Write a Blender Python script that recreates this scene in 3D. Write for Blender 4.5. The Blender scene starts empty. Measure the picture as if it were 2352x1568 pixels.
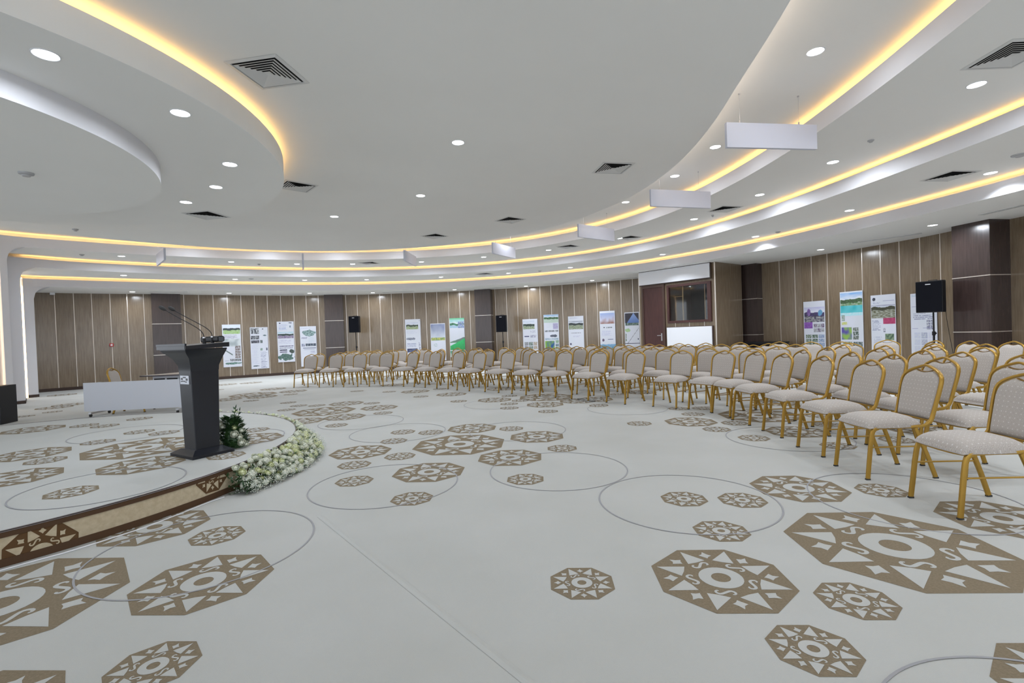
import bpy, bmesh, math, random
from mathutils import Vector, Matrix, noise
random.seed(7)
PI = math.pi
col = bpy.context.scene.collection
sc = bpy.context.scene

# ------------------------------------------------------------------ camera model
W, HH = 2352, 1568
FPX = 1131.15
PITCH, ROLL = math.radians(0.9025), math.radians(2.088)
EYE = 1.33
cr, sr, cp, sp = math.cos(ROLL), math.sin(ROLL), math.cos(PITCH), math.sin(PITCH)
R1 = Matrix(((cr, 0, sr), (0, 1, 0), (-sr, 0, cr)))
R2 = Matrix(((1, 0, 0), (0, cp, sp), (0, -sp, cp)))
RC = R2 @ R1


def ray(px, py):
    return RC @ Vector(((px - W / 2) / FPX, 1, -(py - HH / 2) / FPX))


def at(px, py, z):
    """world point at height z seen at a measured spot of the photograph"""
    d = ray(px, py)
    t = (z - EYE) / d.z
    return Vector((d.x * t, d.y * t, z))


def project(p):
    c = RC.transposed() @ (Vector(p) - Vector((0, 0, EYE)))
    return W / 2 + FPX * c.x / c.y, HH / 2 - FPX * c.z / c.y


def on_plane(px, py, p0, n):
    d = ray(px, py)
    o = Vector((0, 0, EYE))
    t = (p0 - o).dot(n) / d.dot(n)
    return o + d * t


CX, CY = -4.05, 7.3          # centre of the round room
R_M, R_1, R_2, R_3 = 6.95, 8.36, 10.05, 11.62
Z_M, Z_P1, Z_P2, Z_P3, Z_P4 = 3.90, 4.16, 3.82, 3.51, 3.20
L_1, L_2, L_3 = 4.055, 3.735, 3.42     # lips of the three fascias


def pol(r, deg, z=0.0):
    a = math.radians(deg)
    return Vector((CX + r * math.cos(a), CY + r * math.sin(a), z))


def spline(tab, t):
    if t <= tab[0][0]:
        return tab[0][1]
    if t >= tab[-1][0]:
        return tab[-1][1]
    for i in range(len(tab) - 1):
        if tab[i][0] <= t <= tab[i + 1][0]:
            x0, y0 = tab[i]
            x1, y1 = tab[i + 1]
            ym = tab[i - 1] if i else (x0 - (x1 - x0), y0)
            yp = tab[i + 2] if i + 2 < len(tab) else (x1 + (x1 - x0), y1)
            m0 = (y1 - ym[1]) / (x1 - ym[0]) * (x1 - x0)
            m1 = (yp[1] - y0) / (yp[0] - x0) * (x1 - x0)
            u = (t - x0) / (x1 - x0)
            return (2 * u ** 3 - 3 * u * u + 1) * y0 + (u ** 3 - 2 * u * u + u) * m0 + (-2 * u ** 3 + 3 * u * u) * y1 + (u ** 3 - u * u) * m1


# the rings are not perfect circles: radius by polar angle
RT = {1: [(-75, 10.2), (-50, 9.8), (-40, 9.4), (-30, 8.93), (-20, 8.50), (-10, 8.25), (0, 8.15), (10, 8.16), (20, 8.26), (30, 8.38), (40, 8.48), (55, 8.52), (70, 8.44), (85, 8.28), (100, 8.18), (115, 8.16), (130, 8.27), (142, 8.50), (152, 8.80), (160, 8.9)],
      2: [(-75, 11.9), (-40, 11.45), (-25, 10.75), (-10, 10.18), (0, 9.88), (10, 9.78), (20, 9.85), (30, 10.0), (40, 10.2), (55, 10.3), (70, 10.25), (85, 10.1), (100, 9.95), (115, 9.82), (130, 9.85), (140, 9.98), (147, 9.98), (160, 9.9)],
      3: [(-75, 13.1), (-30, 12.75), (-10, 12.1), (0, 11.78), (10, 11.58), (20, 11.55), (30, 11.63), (45, 11.8), (60, 11.9), (75, 11.88), (90, 11.75), (105, 11.6), (120, 11.45), (130, 11.5), (140, 11.75), (146, 11.98), (160, 12.1)],
      0: [(-180, 6.9), (-120, 7.6), (-75, 8.3), (-40, 7.75), (-28, 7.2), (-18, 6.88), (-8, 6.77), (3, 6.76), (20, 6.85), (40, 7.0), (60, 7.06), (80, 7.05), (105, 7.0), (133, 6.88), (180, 6.9)]}


def rr_(k, t):
    return spline(RT[k], t)


WR = [(-60, 14.2), (5, 14.0), (12, 13.98), (16, 14.13), (22, 14.16), (29, 14.2), (34, 14.15), (51, 14.05), (57, 13.9), (62, 13.85),
      (67, 13.72), (72, 13.66), (78, 13.68), (85, 13.55), (92, 13.5), (98, 13.6), (105, 13.62), (111, 13.62),
      (115, 13.52), (122, 13.4), (130, 13.42), (133, 13.52), (141, 13.95), (146, 14.1), (200, 14.1)]


def wall_r(deg):
    for (a, ra), (b, rb) in zip(WR, WR[1:]):
        if a <= deg <= b:
            return ra + (rb - ra) * (deg - a) / (b - a)
    return 14.0


def on_wall(px, py, inset=0.0):
    """polar angle, height where the line of sight meets the curved wall"""
    d = ray(px, py)
    lo, hi = 1.0, 40.0
    def f(t):
        x, y = d.x * t - CX, d.y * t - CY
        return math.hypot(x, y) - (wall_r(math.degrees(math.atan2(y, x))) - inset)
    t = 2.0
    while f(t) < 0 and t < 40:
        t += 0.02
    x, y = d.x * t - CX, d.y * t - CY
    return math.degrees(math.atan2(y, x)), EYE + d.z * t


# ------------------------------------------------------------------ materials
MATS = {}


def mat(name, color=(.8, .8, .8), rough=.5, metal=0.0, emit=None, strength=0.0, spec=None):
    if name in MATS:
        return MATS[name]
    m = bpy.data.materials.new(name)
    m.use_nodes = True
    b = m.node_tree.nodes['Principled BSDF']
    b.inputs['Base Color'].default_value = (*color, 1)
    b.inputs['Roughness'].default_value = rough
    b.inputs['Metallic'].default_value = metal
    if spec is not None:
        b.inputs['Specular IOR Level'].default_value = spec
    if emit:
        b.inputs['Emission Color'].default_value = (*emit, 1)
        b.inputs['Emission Strength'].default_value = strength
    MATS[name] = m
    return m


def N(m, t, **kw):
    n = m.node_tree.nodes.new(t)
    for k, v in kw.items():
        if hasattr(n, k):
            setattr(n, k, v)
        else:
            n.inputs[k].default_value = v
    return n


def L(m, a, b):
    m.node_tree.links.new(a, b)


def noisy(name, c1, c2, scale, rough, bump=0.0, bscale=None, spec=None, coord='Object', stretch=(1, 1, 1), detail=4.0, metal=0.0, lo=.35, hi=.65):
    m = mat(name, c1, rough, metal, spec=spec)
    b = m.node_tree.nodes['Principled BSDF']
    tc = N(m, 'ShaderNodeTexCoord')
    mp = N(m, 'ShaderNodeMapping')
    mp.inputs['Scale'].default_value = stretch
    L(m, tc.outputs[coord], mp.inputs['Vector'])
    nz = N(m, 'ShaderNodeTexNoise')
    nz.inputs['Scale'].default_value = scale
    nz.inputs['Detail'].default_value = detail
    L(m, mp.outputs[0], nz.inputs['Vector'])
    rp = N(m, 'ShaderNodeValToRGB')
    rp.color_ramp.elements[0].position = lo
    rp.color_ramp.elements[1].position = hi
    rp.color_ramp.elements[0].color = (*c1, 1)
    rp.color_ramp.elements[1].color = (*c2, 1)
    L(m, nz.outputs['Fac'], rp.inputs[0])
    L(m, rp.outputs[0], b.inputs['Base Color'])
    if bump:
        n2 = N(m, 'ShaderNodeTexNoise')
        n2.inputs['Scale'].default_value = bscale or scale * 4
        n2.inputs['Detail'].default_value = 3
        L(m, mp.outputs[0], n2.inputs['Vector'])
        bp = N(m, 'ShaderNodeBump')
        bp.inputs['Strength'].default_value = bump
        bp.inputs['Distance'].default_value = .004
        L(m, n2.outputs['Fac'], bp.inputs['Height'])
        L(m, bp.outputs[0], b.inputs['Normal'])
    return m


carpet = noisy('cream_carpet', (.47, .475, .455), (.505, .51, .495), 1.1, 1.0, bump=.35, bscale=260, spec=.1, detail=6)
carpet_brown = noisy('brown_carpet', (.205, .165, .112), (.245, .20, .14), 90, 1.0, bump=.3, bscale=260, spec=.1)
carpet_grey = mat('grey_carpet_line', (.345, .345, .36), 1.0, spec=.1)
carpet_seam = mat('carpet_seam', (.42, .42, .40), 1.0, spec=.1)
riser_cream = noisy('riser_carpet', (.50, .42, .29), (.58, .50, .36), 30, 1.0, bump=.3, bscale=200, spec=.1)
riser_brown = mat('riser_brown', (.085, .045, .022), .7, spec=.3)
riser_med = mat('riser_medallion', (.12, .066, .03), .9, spec=.2)
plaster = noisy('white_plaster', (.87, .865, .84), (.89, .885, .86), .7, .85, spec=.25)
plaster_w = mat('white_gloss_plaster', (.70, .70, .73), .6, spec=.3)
gold = mat('gold_tube', (.40, .235, .04), .36, .6)
gold_d = mat('gold_handle', (.30, .18, .05), .4, .7)
silver = mat('brushed_trim', (.80, .74, .68), .3, .75)
black = mat('black_plastic', (.008, .008, .010), .5, spec=.3)
blackm = mat('black_grille', (.004, .0045, .008), .8, spec=.15)
white = mat('white_paint', (.78, .79, .82), .5)
rubber = mat('dark_rubber', (.03, .03, .03), .8)
charcoal = mat('charcoal_lacquer', (.013, .0145, .021), .32)
chrome = mat('satin_steel', (.6, .6, .62), .3, .9)
baseb = mat('dark_skirting', (.05, .028, .02), .5)
redwood = noisy('red_brown_wood', (.060, .020, .018), (.075, .027, .023), 8, .5, stretch=(3, 3, .4))
darkin = mat('dark_interior', (.014, .014, .016), .8)
emis_w = mat('downlight_diffuser', (1, 1, 1), .5, emit=(.93, .96, 1.0), strength=7)
emis_p = mat('warm_led_upright', (1, .8, .5), .5, emit=(1.0, .66, .32), strength=4)
emis_g = mat('warm_led', (1, .8, .5), .5, emit=(1.0, .58, .19), strength=6.5)
desk_m = mat('pale_laminate', (.60, .62, .68), .45)
desk_top = noisy('oak_laminate', (.45, .38, .32), (.52, .45, .38), 6, .45, stretch=(1, 8, 1))
print_m = mat('printed_sheet', (1, 1, 1), .35)
_b = print_m.node_tree.nodes['Principled BSDF']
_a = N(print_m, 'ShaderNodeAttribute')
_a.attribute_name = 'ink'
L(print_m, _a.outputs['Color'], _b.inputs['Base Color'])
glass = mat('window_glass', (.9, .92, .9), .03)
glass.node_tree.nodes['Principled BSDF'].inputs['Transmission Weight'].default_value = 1.0
petal_w = noisy('white_petals', (.72, .75, .60), (.82, .84, .74), 30, .6, coord='Object')
petal_g = noisy('green_white_petals', (.66, .72, .36), (.78, .80, .54), 25, .6)
leaf_m = noisy('dark_leaves', (.018, .055, .018), (.05, .12, .035), 12, .45)
spray_m = mat('small_white_blossom', (.68, .72, .64), .7)


def wood_wall(name, c1, c2, c3, gloss=.3):
    m = mat(name, c1, gloss, spec=.8)
    b = m.node_tree.nodes['Principled BSDF']
    uv = N(m, 'ShaderNodeUVMap')
    uv.uv_map = 'UVMap'
    sep = N(m, 'ShaderNodeSeparateXYZ')
    L(m, uv.outputs[0], sep.inputs[0])
    dv = N(m, 'ShaderNodeMath', operation='DIVIDE')
    dv.inputs[1].default_value = .478
    L(m, sep.outputs[0], dv.inputs[0])
    fl = N(m, 'ShaderNodeMath', operation='FLOOR')
    L(m, dv.outputs[0], fl.inputs[0])
    wn = N(m, 'ShaderNodeTexWhiteNoise', noise_dimensions='1D')
    L(m, fl.outputs[0], wn.inputs['W'])
    mp = N(m, 'ShaderNodeMapping')
    mp.inputs['Scale'].default_value = (1, .055, 1)
    L(m, uv.outputs[0], mp.inputs['Vector'])
    ad = N(m, 'ShaderNodeVectorMath', operation='ADD')
    cb = N(m, 'ShaderNodeCombineXYZ')
    ml = N(m, 'ShaderNodeMath', operation='MULTIPLY')
    ml.inputs[1].default_value = 3.0
    L(m, wn.outputs['Value'], ml.inputs[0])
    L(m, ml.outputs[0], cb.inputs[1])
    L(m, mp.outputs[0], ad.inputs[0])
    L(m, cb.outputs[0], ad.inputs[1])
    n1 = N(m, 'ShaderNodeTexNoise')
    n1.inputs['Scale'].default_value = 30
    n1.inputs['Detail'].default_value = 6
    n1.inputs['Roughness'].default_value = .65
    L(m, ad.outputs[0], n1.inputs['Vector'])
    rp = N(m, 'ShaderNodeValToRGB')
    e = rp.color_ramp.elements
    e[0].position, e[1].position = .32, .7
    e[0].color, e[1].color = (*c1, 1), (*c3, 1)
    k = e.new(.5)
    k.color = (*c2, 1)
    L(m, n1.outputs['Fac'], rp.inputs[0])
    L(m, rp.outputs[0], b.inputs['Base Color'])
    return m


wood = wood_wall('oak_wall_panels', (.150, .105, .065), (.198, .145, .092), (.25, .188, .124), .2)
dwood = wood_wall('wenge_panels', (.034, .021, .019), (.045, .029, .026), (.06, .039, .034), .22)


def fabric_mat(name, dark, light, dot):
    m = mat(name, light, .85, spec=.2)
    b = m.node_tree.nodes['Principled BSDF']
    uv = N(m, 'ShaderNodeUVMap')
    uv.uv_map = 'UVMap'
    sc_ = N(m, 'ShaderNodeVectorMath', operation='SCALE')
    sc_.inputs['Scale'].default_value = 1 / .036
    L(m, uv.outputs[0], sc_.inputs[0])
    vo = N(m, 'ShaderNodeTexVoronoi')
    vo.voronoi_dimensions = '2D'
    vo.inputs['Scale'].default_value = 1.0
    vo.inputs['Randomness'].default_value = .12
    L(m, sc_.outputs[0], vo.inputs['Vector'])
    s = N(m, 'ShaderNodeMath', operation='MULTIPLY')
    s.inputs[1].default_value = 34
    L(m, vo.outputs['Distance'], s.inputs[0])
    sn = N(m, 'ShaderNodeMath', operation='SINE')
    L(m, s.outputs[0], sn.inputs[0])
    mr = N(m, 'ShaderNodeMapRange')
    mr.inputs['From Min'].default_value = -.6
    mr.inputs['From Max'].default_value = .6
    L(m, sn.outputs[0], mr.inputs['Value'])
    mx = N(m, 'ShaderNodeMix', data_type='RGBA')
    mx.inputs[6].default_value = (*dark, 1)
    mx.inputs[7].default_value = (*light, 1)
    L(m, mr.outputs[0], mx.inputs[0])
    lt = N(m, 'ShaderNodeMath', operation='LESS_THAN')
    lt.inputs[1].default_value = .11
    L(m, vo.outputs['Distance'], lt.inputs[0])
    m2 = N(m, 'ShaderNodeMix', data_type='RGBA')
    L(m, mx.outputs[2], m2.inputs[6])
    m2.inputs[7].default_value = (*dot, 1)
    L(m, lt.outputs[0], m2.inputs[0])
    L(m, m2.outputs[2], b.inputs['Base Color'])
    b.inputs['Sheen Weight'].default_value = .25
    return m


fabric = fabric_mat('patterned_chair_fabric', (.375, .335, .305), (.48, .44, .405), (.62, .60, .575))

# ------------------------------------------------------------------ mesh helpers


class MB:
    def __init__(s):
        s.v, s.f, s.m, s.uv = [], [], [], []

    def face(s, pts, mi=0, uv=None):
        i = len(s.v)
        s.v += [tuple(p) for p in pts]
        s.f.append(tuple(range(i, i + len(pts))))
        s.m.append(mi)
        s.uv.append(uv)

    def grid(s, rows, mi=0, closed=False, uvs=None, flip=False):
        i0 = len(s.v)
        n = len(rows[0])
        for r in rows:
            s.v += [tuple(p) for p in r]
        for j in range(len(rows) - 1):
            for i in range(n if closed else n - 1):
                a, b = i0 + j * n + i, i0 + j * n + (i + 1) % n
                c, d = b + n, a + n
                q = (a, b, c, d) if not flip else (d, c, b, a)
                s.f.append(q)
                s.m.append(mi)
                if uvs:
                    u = [uvs[j][i], uvs[j][i + 1 if i + 1 < len(uvs[j]) else 0], uvs[j + 1][i + 1 if i + 1 < len(uvs[j]) else 0], uvs[j + 1][i]]
                    s.uv.append(u if not flip else u[::-1])
                else:
                    s.uv.append(None)

    def ngon(s, pts, mi=0):
        s.face(pts, mi)

    def box(s, c, size, mi=0, rot=0.0, M=None):
        hx, hy, hz = size[0] / 2, size[1] / 2, size[2] / 2
        P = [Vector((x, y, z)) for x in (-hx, hx) for y in (-hy, hy) for z in (-hz, hz)]
        if M is None:
            M = Matrix.Rotation(rot, 3, 'Z')
        P = [M @ p + Vector(c) for p in P]
        for q in ((0, 1, 3, 2), (4, 6, 7, 5), (0, 4, 5, 1), (2, 3, 7, 6), (0, 2, 6, 4), (1, 5, 7, 3)):
            s.face([P[k] for k in q], mi)

    def cyl(s, c, r, h, mi=0, n=24, r2=None, axis='Z', caps=True):
        r2 = r if r2 is None else r2
        M = {'Z': Matrix.Identity(3), 'X': Matrix.Rotation(PI / 2, 3, 'Y'), 'Y': Matrix.Rotation(-PI / 2, 3, 'X')}[axis] if isinstance(axis, str) else axis
        c = Vector(c)
        A = [c + M @ Vector((r * math.cos(2 * PI * k / n), r * math.sin(2 * PI * k / n), 0)) for k in range(n)]
        B = [c + M @ Vector((r2 * math.cos(2 * PI * k / n), r2 * math.sin(2 * PI * k / n), h)) for k in range(n)]
        s.grid([A, B], mi, closed=True)
        if caps:
            s.face(A[::-1], mi)
            s.face(B, mi)

    def lathe(s, prof, c=(0, 0, 0), n=32, mi=0):
        rows = [[(c[0] + r * math.cos(2 * PI * k / n), c[1] + r * math.sin(2 * PI * k / n), c[2] + z) for k in range(n)] for r, z in prof]
        s.grid(rows, mi, closed=True)

    def sweep(s, pts, w, t, side, mi=0, cap=True, nr=2, closed=False):
        """tube of w (along side) by t with rounded corners along pts"""
        pts = [Vector(p) for p in pts]
        n = len(pts)
        sect = []
        r = min(w, t) * .32
        for (sx, sy, a0) in ((1, 1, 0), (-1, 1, 90), (-1, -1, 180), (1, -1, 270)):
            for k in range(nr + 1):
                a = math.radians(a0 + 90 * k / nr)
                sect.append((sx * (w / 2 - r) + r * math.cos(a), sy * (t / 2 - r) + r * math.sin(a)))
        rows = []
        for i, p in enumerate(pts):
            if closed:
                d = pts[(i + 1) % n] - pts[i - 1]
            else:
                d = pts[min(i + 1, n - 1)] - pts[max(i - 1, 0)]
            d.normalize()
            sd = Vector(side[i] if isinstance(side, list) else side)
            sd = (sd - d * sd.dot(d)).normalized()
            up = d.cross(sd)
            rows.append([p + sd * a + up * b for a, b in sect])
        if closed:
            rows.append(rows[0])
        s.grid(rows, mi, closed=True, flip=True)
        if cap and not closed:
            s.face(rows[0], mi)
            s.face(rows[-1][::-1], mi)

    def build(s, name, mats, parent=None, smooth=False, autos=True, merge=0.0):
        me = bpy.data.meshes.new(name)
        me.from_pydata(s.v, [], s.f)
        mats = mats if isinstance(mats, (list, tuple)) else [mats]
        for m in mats:
            me.materials.append(m)
        me.polygons.foreach_set('material_index', s.m)
        if any(u is not None for u in s.uv):
            lay = me.uv_layers.new(name='UVMap')
            k = 0
            for f, u in zip(s.f, s.uv):
                for i in range(len(f)):
                    if u is not None:
                        lay.data[k].uv = u[i]
                    k += 1
        if merge:
            bm = bmesh.new()
            bm.from_mesh(me)
            bmesh.ops.remove_doubles(bm, verts=bm.verts, dist=merge)
            bmesh.ops.recalc_face_normals(bm, faces=bm.faces)
            bm.to_mesh(me)
            bm.free()
        if smooth:
            me.polygons.foreach_set('use_smooth', [True] * len(me.polygons))
        me.update()
        o = bpy.data.objects.new(name, me)
        col.objects.link(o)
        if smooth and autos:
            try:
                me.set_sharp_from_angle(angle=math.radians(40))
            except Exception:
                pass
        if parent is not None:
            o.parent = parent
        return o


def tag(o, label=None, cat=None, group=None, kind=None):
    if label:
        o['label'] = label
    if cat:
        o['category'] = cat
    if group:
        o['group'] = group
    if kind:
        o['kind'] = kind
    return o


def empty(name, loc=(0, 0, 0), rz=0.0):
    o = bpy.data.objects.new(name, None)
    o.empty_display_size = .1
    o.location = loc
    o.rotation_euler = (0, 0, rz)
    col.objects.link(o)
    return o


def copy_tree(o, parent=None):
    c = o.copy()
    col.objects.link(c)
    c.parent = parent
    for ch in list(o.children):
        copy_tree(ch, c)
    return c


def struct(o, label=None):
    o['kind'] = 'structure'
    if label:
        o['label'] = label
    return o


# ------------------------------------------------------------------ carpet medallions
def clip(poly, lo, hi):
    for sgn, lim in ((1, lo), (-1, -hi)):
        out = []
        for i in range(len(poly)):
            a, b = poly[i - 1], poly[i]
            fa, fb = sgn * a[1] - lim, sgn * b[1] - lim
            if fa * fb < 0:
                t = fa / (fa - fb)
                out.append((a[0] + (b[0] - a[0]) * t, a[1] + (b[1] - a[1]) * t))
            if fb >= 0:
                out.append(b)
        poly = out
        if not poly:
            return []
    return poly


def medallion(rot):
    """list of (convex polygon, layer) in unit size; layer 1 = brown ground, 2 = cream figure"""
    out = []
    P = lambda r, a: (r * math.cos(a), r * math.sin(a))
    out.append(([P(1, rot + k * PI / 4) for k in range(8)], 1))
    n = 28
    for k in range(n):
        a, b = 2 * PI * k / n, 2 * PI * (k + 1) / n
        out.append(([P(.135, a), P(.31, a), P(.31, b), P(.135, b)], 2))
    for k in range(8):
        a = rot + k * PI / 4
        out.append(([P(.55, a - .285), P(.515, a), P(.92, a)], 2))
        out.append(([P(.515, a), P(.55, a + .285), P(.92, a)], 2))
        a += PI / 8
        c = P(.705, a)
        def q(dr, dt):
            return (c[0] + dr * math.cos(a) - dt * math.sin(a), c[1] + dr * math.sin(a) + dt * math.cos(a))
        tips = [q(.130, .01), q(.012, .098), q(-.092, -.01), q(-.002, -.098)]
        ins = [q(.048, .040), q(-.040, .042), q(-.040, -.042), q(.048, -.040)]
        for i in range(4):
            out.append(([tips[i], ins[i], q(0, 0)], 2))
            out.append(([q(0, 0), ins[i - 1], tips[i]], 2))
    for k in range(5):
        a = rot + .35 + k * 2 * PI / 5
        c = P(.425, a)
        key = [(-.088, .030), (-.108, .038), (-.130, .012), (-.118, -.030), (-.075, -.050), (-.03, -.026), (.03, .026), (.075, .050), (.118, .030), (.130, -.012), (.108, -.038), (.088, -.030)]
        pts = []
        nseg = 20
        for i in range(nseg + 1):
            t = i / nseg * (len(key) - 1)
            pts.append((spline([(q_, v[0]) for q_, v in enumerate(key)], t), spline([(q_, v[1]) for q_, v in enumerate(key)], t)))
        tq = a + PI / 2
        ed = []
        for i in range(nseg + 1):
            (x0, y0), (x1, y1) = pts[max(i - 1, 0)], pts[min(i + 1, nseg)]
            dx, dy = x1 - x0, y1 - y0
            l = math.hypot(dx, dy) or 1
            wd = .011 + .011 * math.sin(PI * i / nseg)
            nx, ny = -dy / l * wd, dx / l * wd
            row = []
            for sx in (1, -1):
                px_, py_ = pts[i][0] + nx * sx, pts[i][1] + ny * sx
                row.append((c[0] + px_ * math.cos(tq) - py_ * math.sin(tq), c[1] + px_ * math.sin(tq) + py_ * math.cos(tq)))
            ed.append(row)
        for i in range(nseg):
            out.append(([ed[i][0], ed[i][1], ed[i + 1][1], ed[i + 1][0]], 2))
    return out


ROT = math.radians(19.2)
MED = medallion(ROT)
RAD = {'L': .578, 'M': .361, 'S': .178}


def add_medallions(mb, lst, z, inside=None):
    for cls, x, y in lst:
        r = RAD[cls]
        for poly, lay in MED:
            pts = [(x + p[0] * r, y + p[1] * r, z + (.0009 if lay == 1 else .0018)) for p in poly]
            mb.face(pts, 1 if lay == 1 else 0)


def add_ring(mb, x, y, r, z, w=.0058, a0=0, a1=360, mi=2):
    n = 96
    rows = []
    for rr in (r - w, r + w):
        rows.append([(x + rr * math.cos(math.radians(a0 + (a1 - a0) * k / n)), y + rr * math.sin(math.radians(a0 + (a1 - a0) * k / n)), z) for k in range(n + 1)])
    mb.grid(rows, mi, flip=True)


floor_meds = {
    'L': [(1055.5, 1019.9), (744.9, 944.2), (581.6, 906), (1745.2, 953.9), (1254, 911.8), (2055.5, 1252.5), (-2, 1387)],
    'M': [(1084.4, 983.4), (1233, 1002.5), (1171.9, 1050.2), (985.6, 1083.4), (828.5, 1037.7), (791.8, 957.3), (795.9, 926.3),
          (871.2, 936), (693.9, 967.1), (954, 898.8), (1037, 905.4), (673.5, 898.3), (602, 911), (627.5, 893), (519, 917.4),
          (576.5, 879), (518, 883), (1586.3, 968.3), (1829.5, 991.2), (1834.2, 1120.3), (1366.6, 917), (1252, 928.8), (1136, 918.2),
          (1326.4, 920.3), (2303.7, 1190.7), (1656, 1326.5), (468, 1335), (355.5, 1209.8), (143, 906.7), (125, 935.7), (160, 929),
          (2105, 985), (1470, 900), (900, 884), (1150, 893), (1780, 925), (2010, 935)],
    'S': [(925.7, 991.8), (989.2, 992.8), (904.5, 1012.7), (918.6, 1047.6), (814, 1067.5), (814, 1104.5), (946.1, 1144.8),
          (1206.8, 1100.2), (1291, 1029.3), (1174.4, 984.1), (773, 976.5), (879.8, 948.2), (1259, 944.6), (658.2, 941.1),
          (686, 931.4), (728, 931), (854, 925.8), (662, 924.5), (1053.5, 921.2), (966.8, 910.5), (894, 899.5), (668, 905.4),
          (576.5, 920), (1468.3, 972.4), (1591.8, 951), (1645.7, 985.7), (1687, 971.3), (1731.4, 1005.8), (1924.8, 1023.5),
          (1559, 938), (1614, 937.3), (1375.4, 931), (1571, 1145.4), (1705, 1148.2), (1656.5, 1219), (2023.4, 1125.8), (1169.6, 927.2),
          (1194.6, 919.8), (1170, 909), (1170, 936.8), (1336.5, 1338), (1868.5, 1490), (1966.6, 1377.9), (499, 1229.5),
          (352.4, 1529.1), (120.5, 945.8), (55.8, 955.8), (1880, 955), (1010, 893), (1210, 896), (820, 898), (1420, 905), (1900, 975),
          (2060, 1010), (500, 895), (215, 915)]}
mb = MB()
n = 128
FR = 14.6
ring_pts = [(CX + FR * math.cos(2 * PI * k / n), CY + FR * math.sin(2 * PI * k / n), 0) for k in range(n)]
mb.face(ring_pts, 0)
ctrs = []
for cls, l in floor_meds.items():
    for px, py in l:
        p = at(px, py, 0)
        ctrs.append((cls, p.x, p.y))
sv = [Vector((1.919, 1.983)), Vector((1.713, 1.790))]     # medallion cut by the right edge of the view
ed = (sv[1] - sv[0]).normalized()
nrm = Vector((-ed.y, ed.x))
if nrm.x < 0:
    nrm = -nrm
cm = (sv[0] + sv[1]) / 2 + nrm * RAD['M'] * math.cos(PI / 8)
ctrs.append(('M', cm.x, cm.y))
sv = [Vector((-1.967, 2.027)), Vector((-2.243, 2.056))]
ctrs.append(('M', -2.06, 1.70))
add_medallions(mb, ctrs, 0)
for x, y in ((.401, 4.763), (1.297, 3.779), (-1.209, 4.492), (-2.063, 3.23), (-1.65, 6.93), (-2.467, 7.911), (.03, 6.75), (2.911, 3.631),
             (1.70, 1.25), (3.168, 5.721), (-.3, 9.4), (1.9, 8.3)):
    add_ring(mb, x, y, .658, .0026)
# carpet seam running away from the camera
a, b = at(735, 1185, .0012), at(1215, 1568, .0012)
d = (a - b).normalized()
s_ = Vector((-d.y, d.x, 0)) * .006
b = b - d * 1.0
s_ = s_ * 3.5
up_ = Vector((0, 0, .0045))
mb.face([a - s_, b - s_, b + up_, a + up_], 0)
mb.face([a + up_, b + up_, b + s_, a + s_], 0)
struct(mb.build('floor', [carpet, carpet_brown, carpet_grey, carpet_seam]), 'pale carpet with brown octagonal medallions and thin grey circles')

# ------------------------------------------------------------------ stage
SX, SY, SR, SZ = -5.69, 4.98, 3.16, .224
st = empty('stage', (SX, SY, 0))
tag(st, 'low round stage covered in the same patterned cream carpet as the floor', 'stage')
mb = MB()
n = 160
mb.face([(SR * math.cos(2 * PI * k / n), SR * math.sin(2 * PI * k / n), SZ) for k in range(n)], 0)
stage_meds = {'L': [(330.3, 1027.2)], 'M': [(325.9, 1067), (69.2, 1042.8), (29, 1097.5), (78, 986), (194, 963.6), (575, 1008)],
              'S': [(104.9, 1057.4), (164, 1129.9), (225.4, 1015), (320.3, 991.5), (377, 993.7), (194, 977), (241, 978), (321, 961.4),
                    (585.5, 987.3), (520, 1046)]}
sm = []
for cls, l in stage_meds.items():
    for px, py in l:
        p = at(px, py, SZ)
        if math.hypot(p.x - SX, p.y - SY) < SR - RAD[cls] - .03:
            sm.append((cls, p.x - SX, p.y - SY))
add_medallions(mb, sm, SZ)
for px, py in ((-3.343, 3.97), (-5.006, 6.36), (-3.35, 5.72), (-4.6, 3.2)):
    x, y, r = px - SX, py - SY, .6
    m_ = min(r, SR - .05 - math.hypot(x, y))
    if m_ > .3:
        add_ring(mb, x, y, m_, SZ + .0026)
mb.build('carpet_top', [carpet, carpet_brown, carpet_grey], st)
mb = MB()
for z0, z1, mi, rr in ((0, .05, 1, SR + .004), (.05, .182, 0, SR - .004), (.182, SZ - .003, 1, SR + .006)):
    rows = [[(rr * math.cos(2 * PI * k / n), rr * math.sin(2 * PI * k / n), z) for k in range(n)] for z in (z0, z1)]
    mb.grid(rows, mi, closed=True)
for rr0, rr1, z in ((SR - .004, SR + .006, .182), (SR - .004, SR + .004, .05)):
    rows = [[(r * math.cos(2 * PI * k / n), r * math.sin(2 * PI * k / n), z) for k in range(n)] for r in (rr0, rr1)]
    mb.grid(rows, 1, closed=True)
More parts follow.
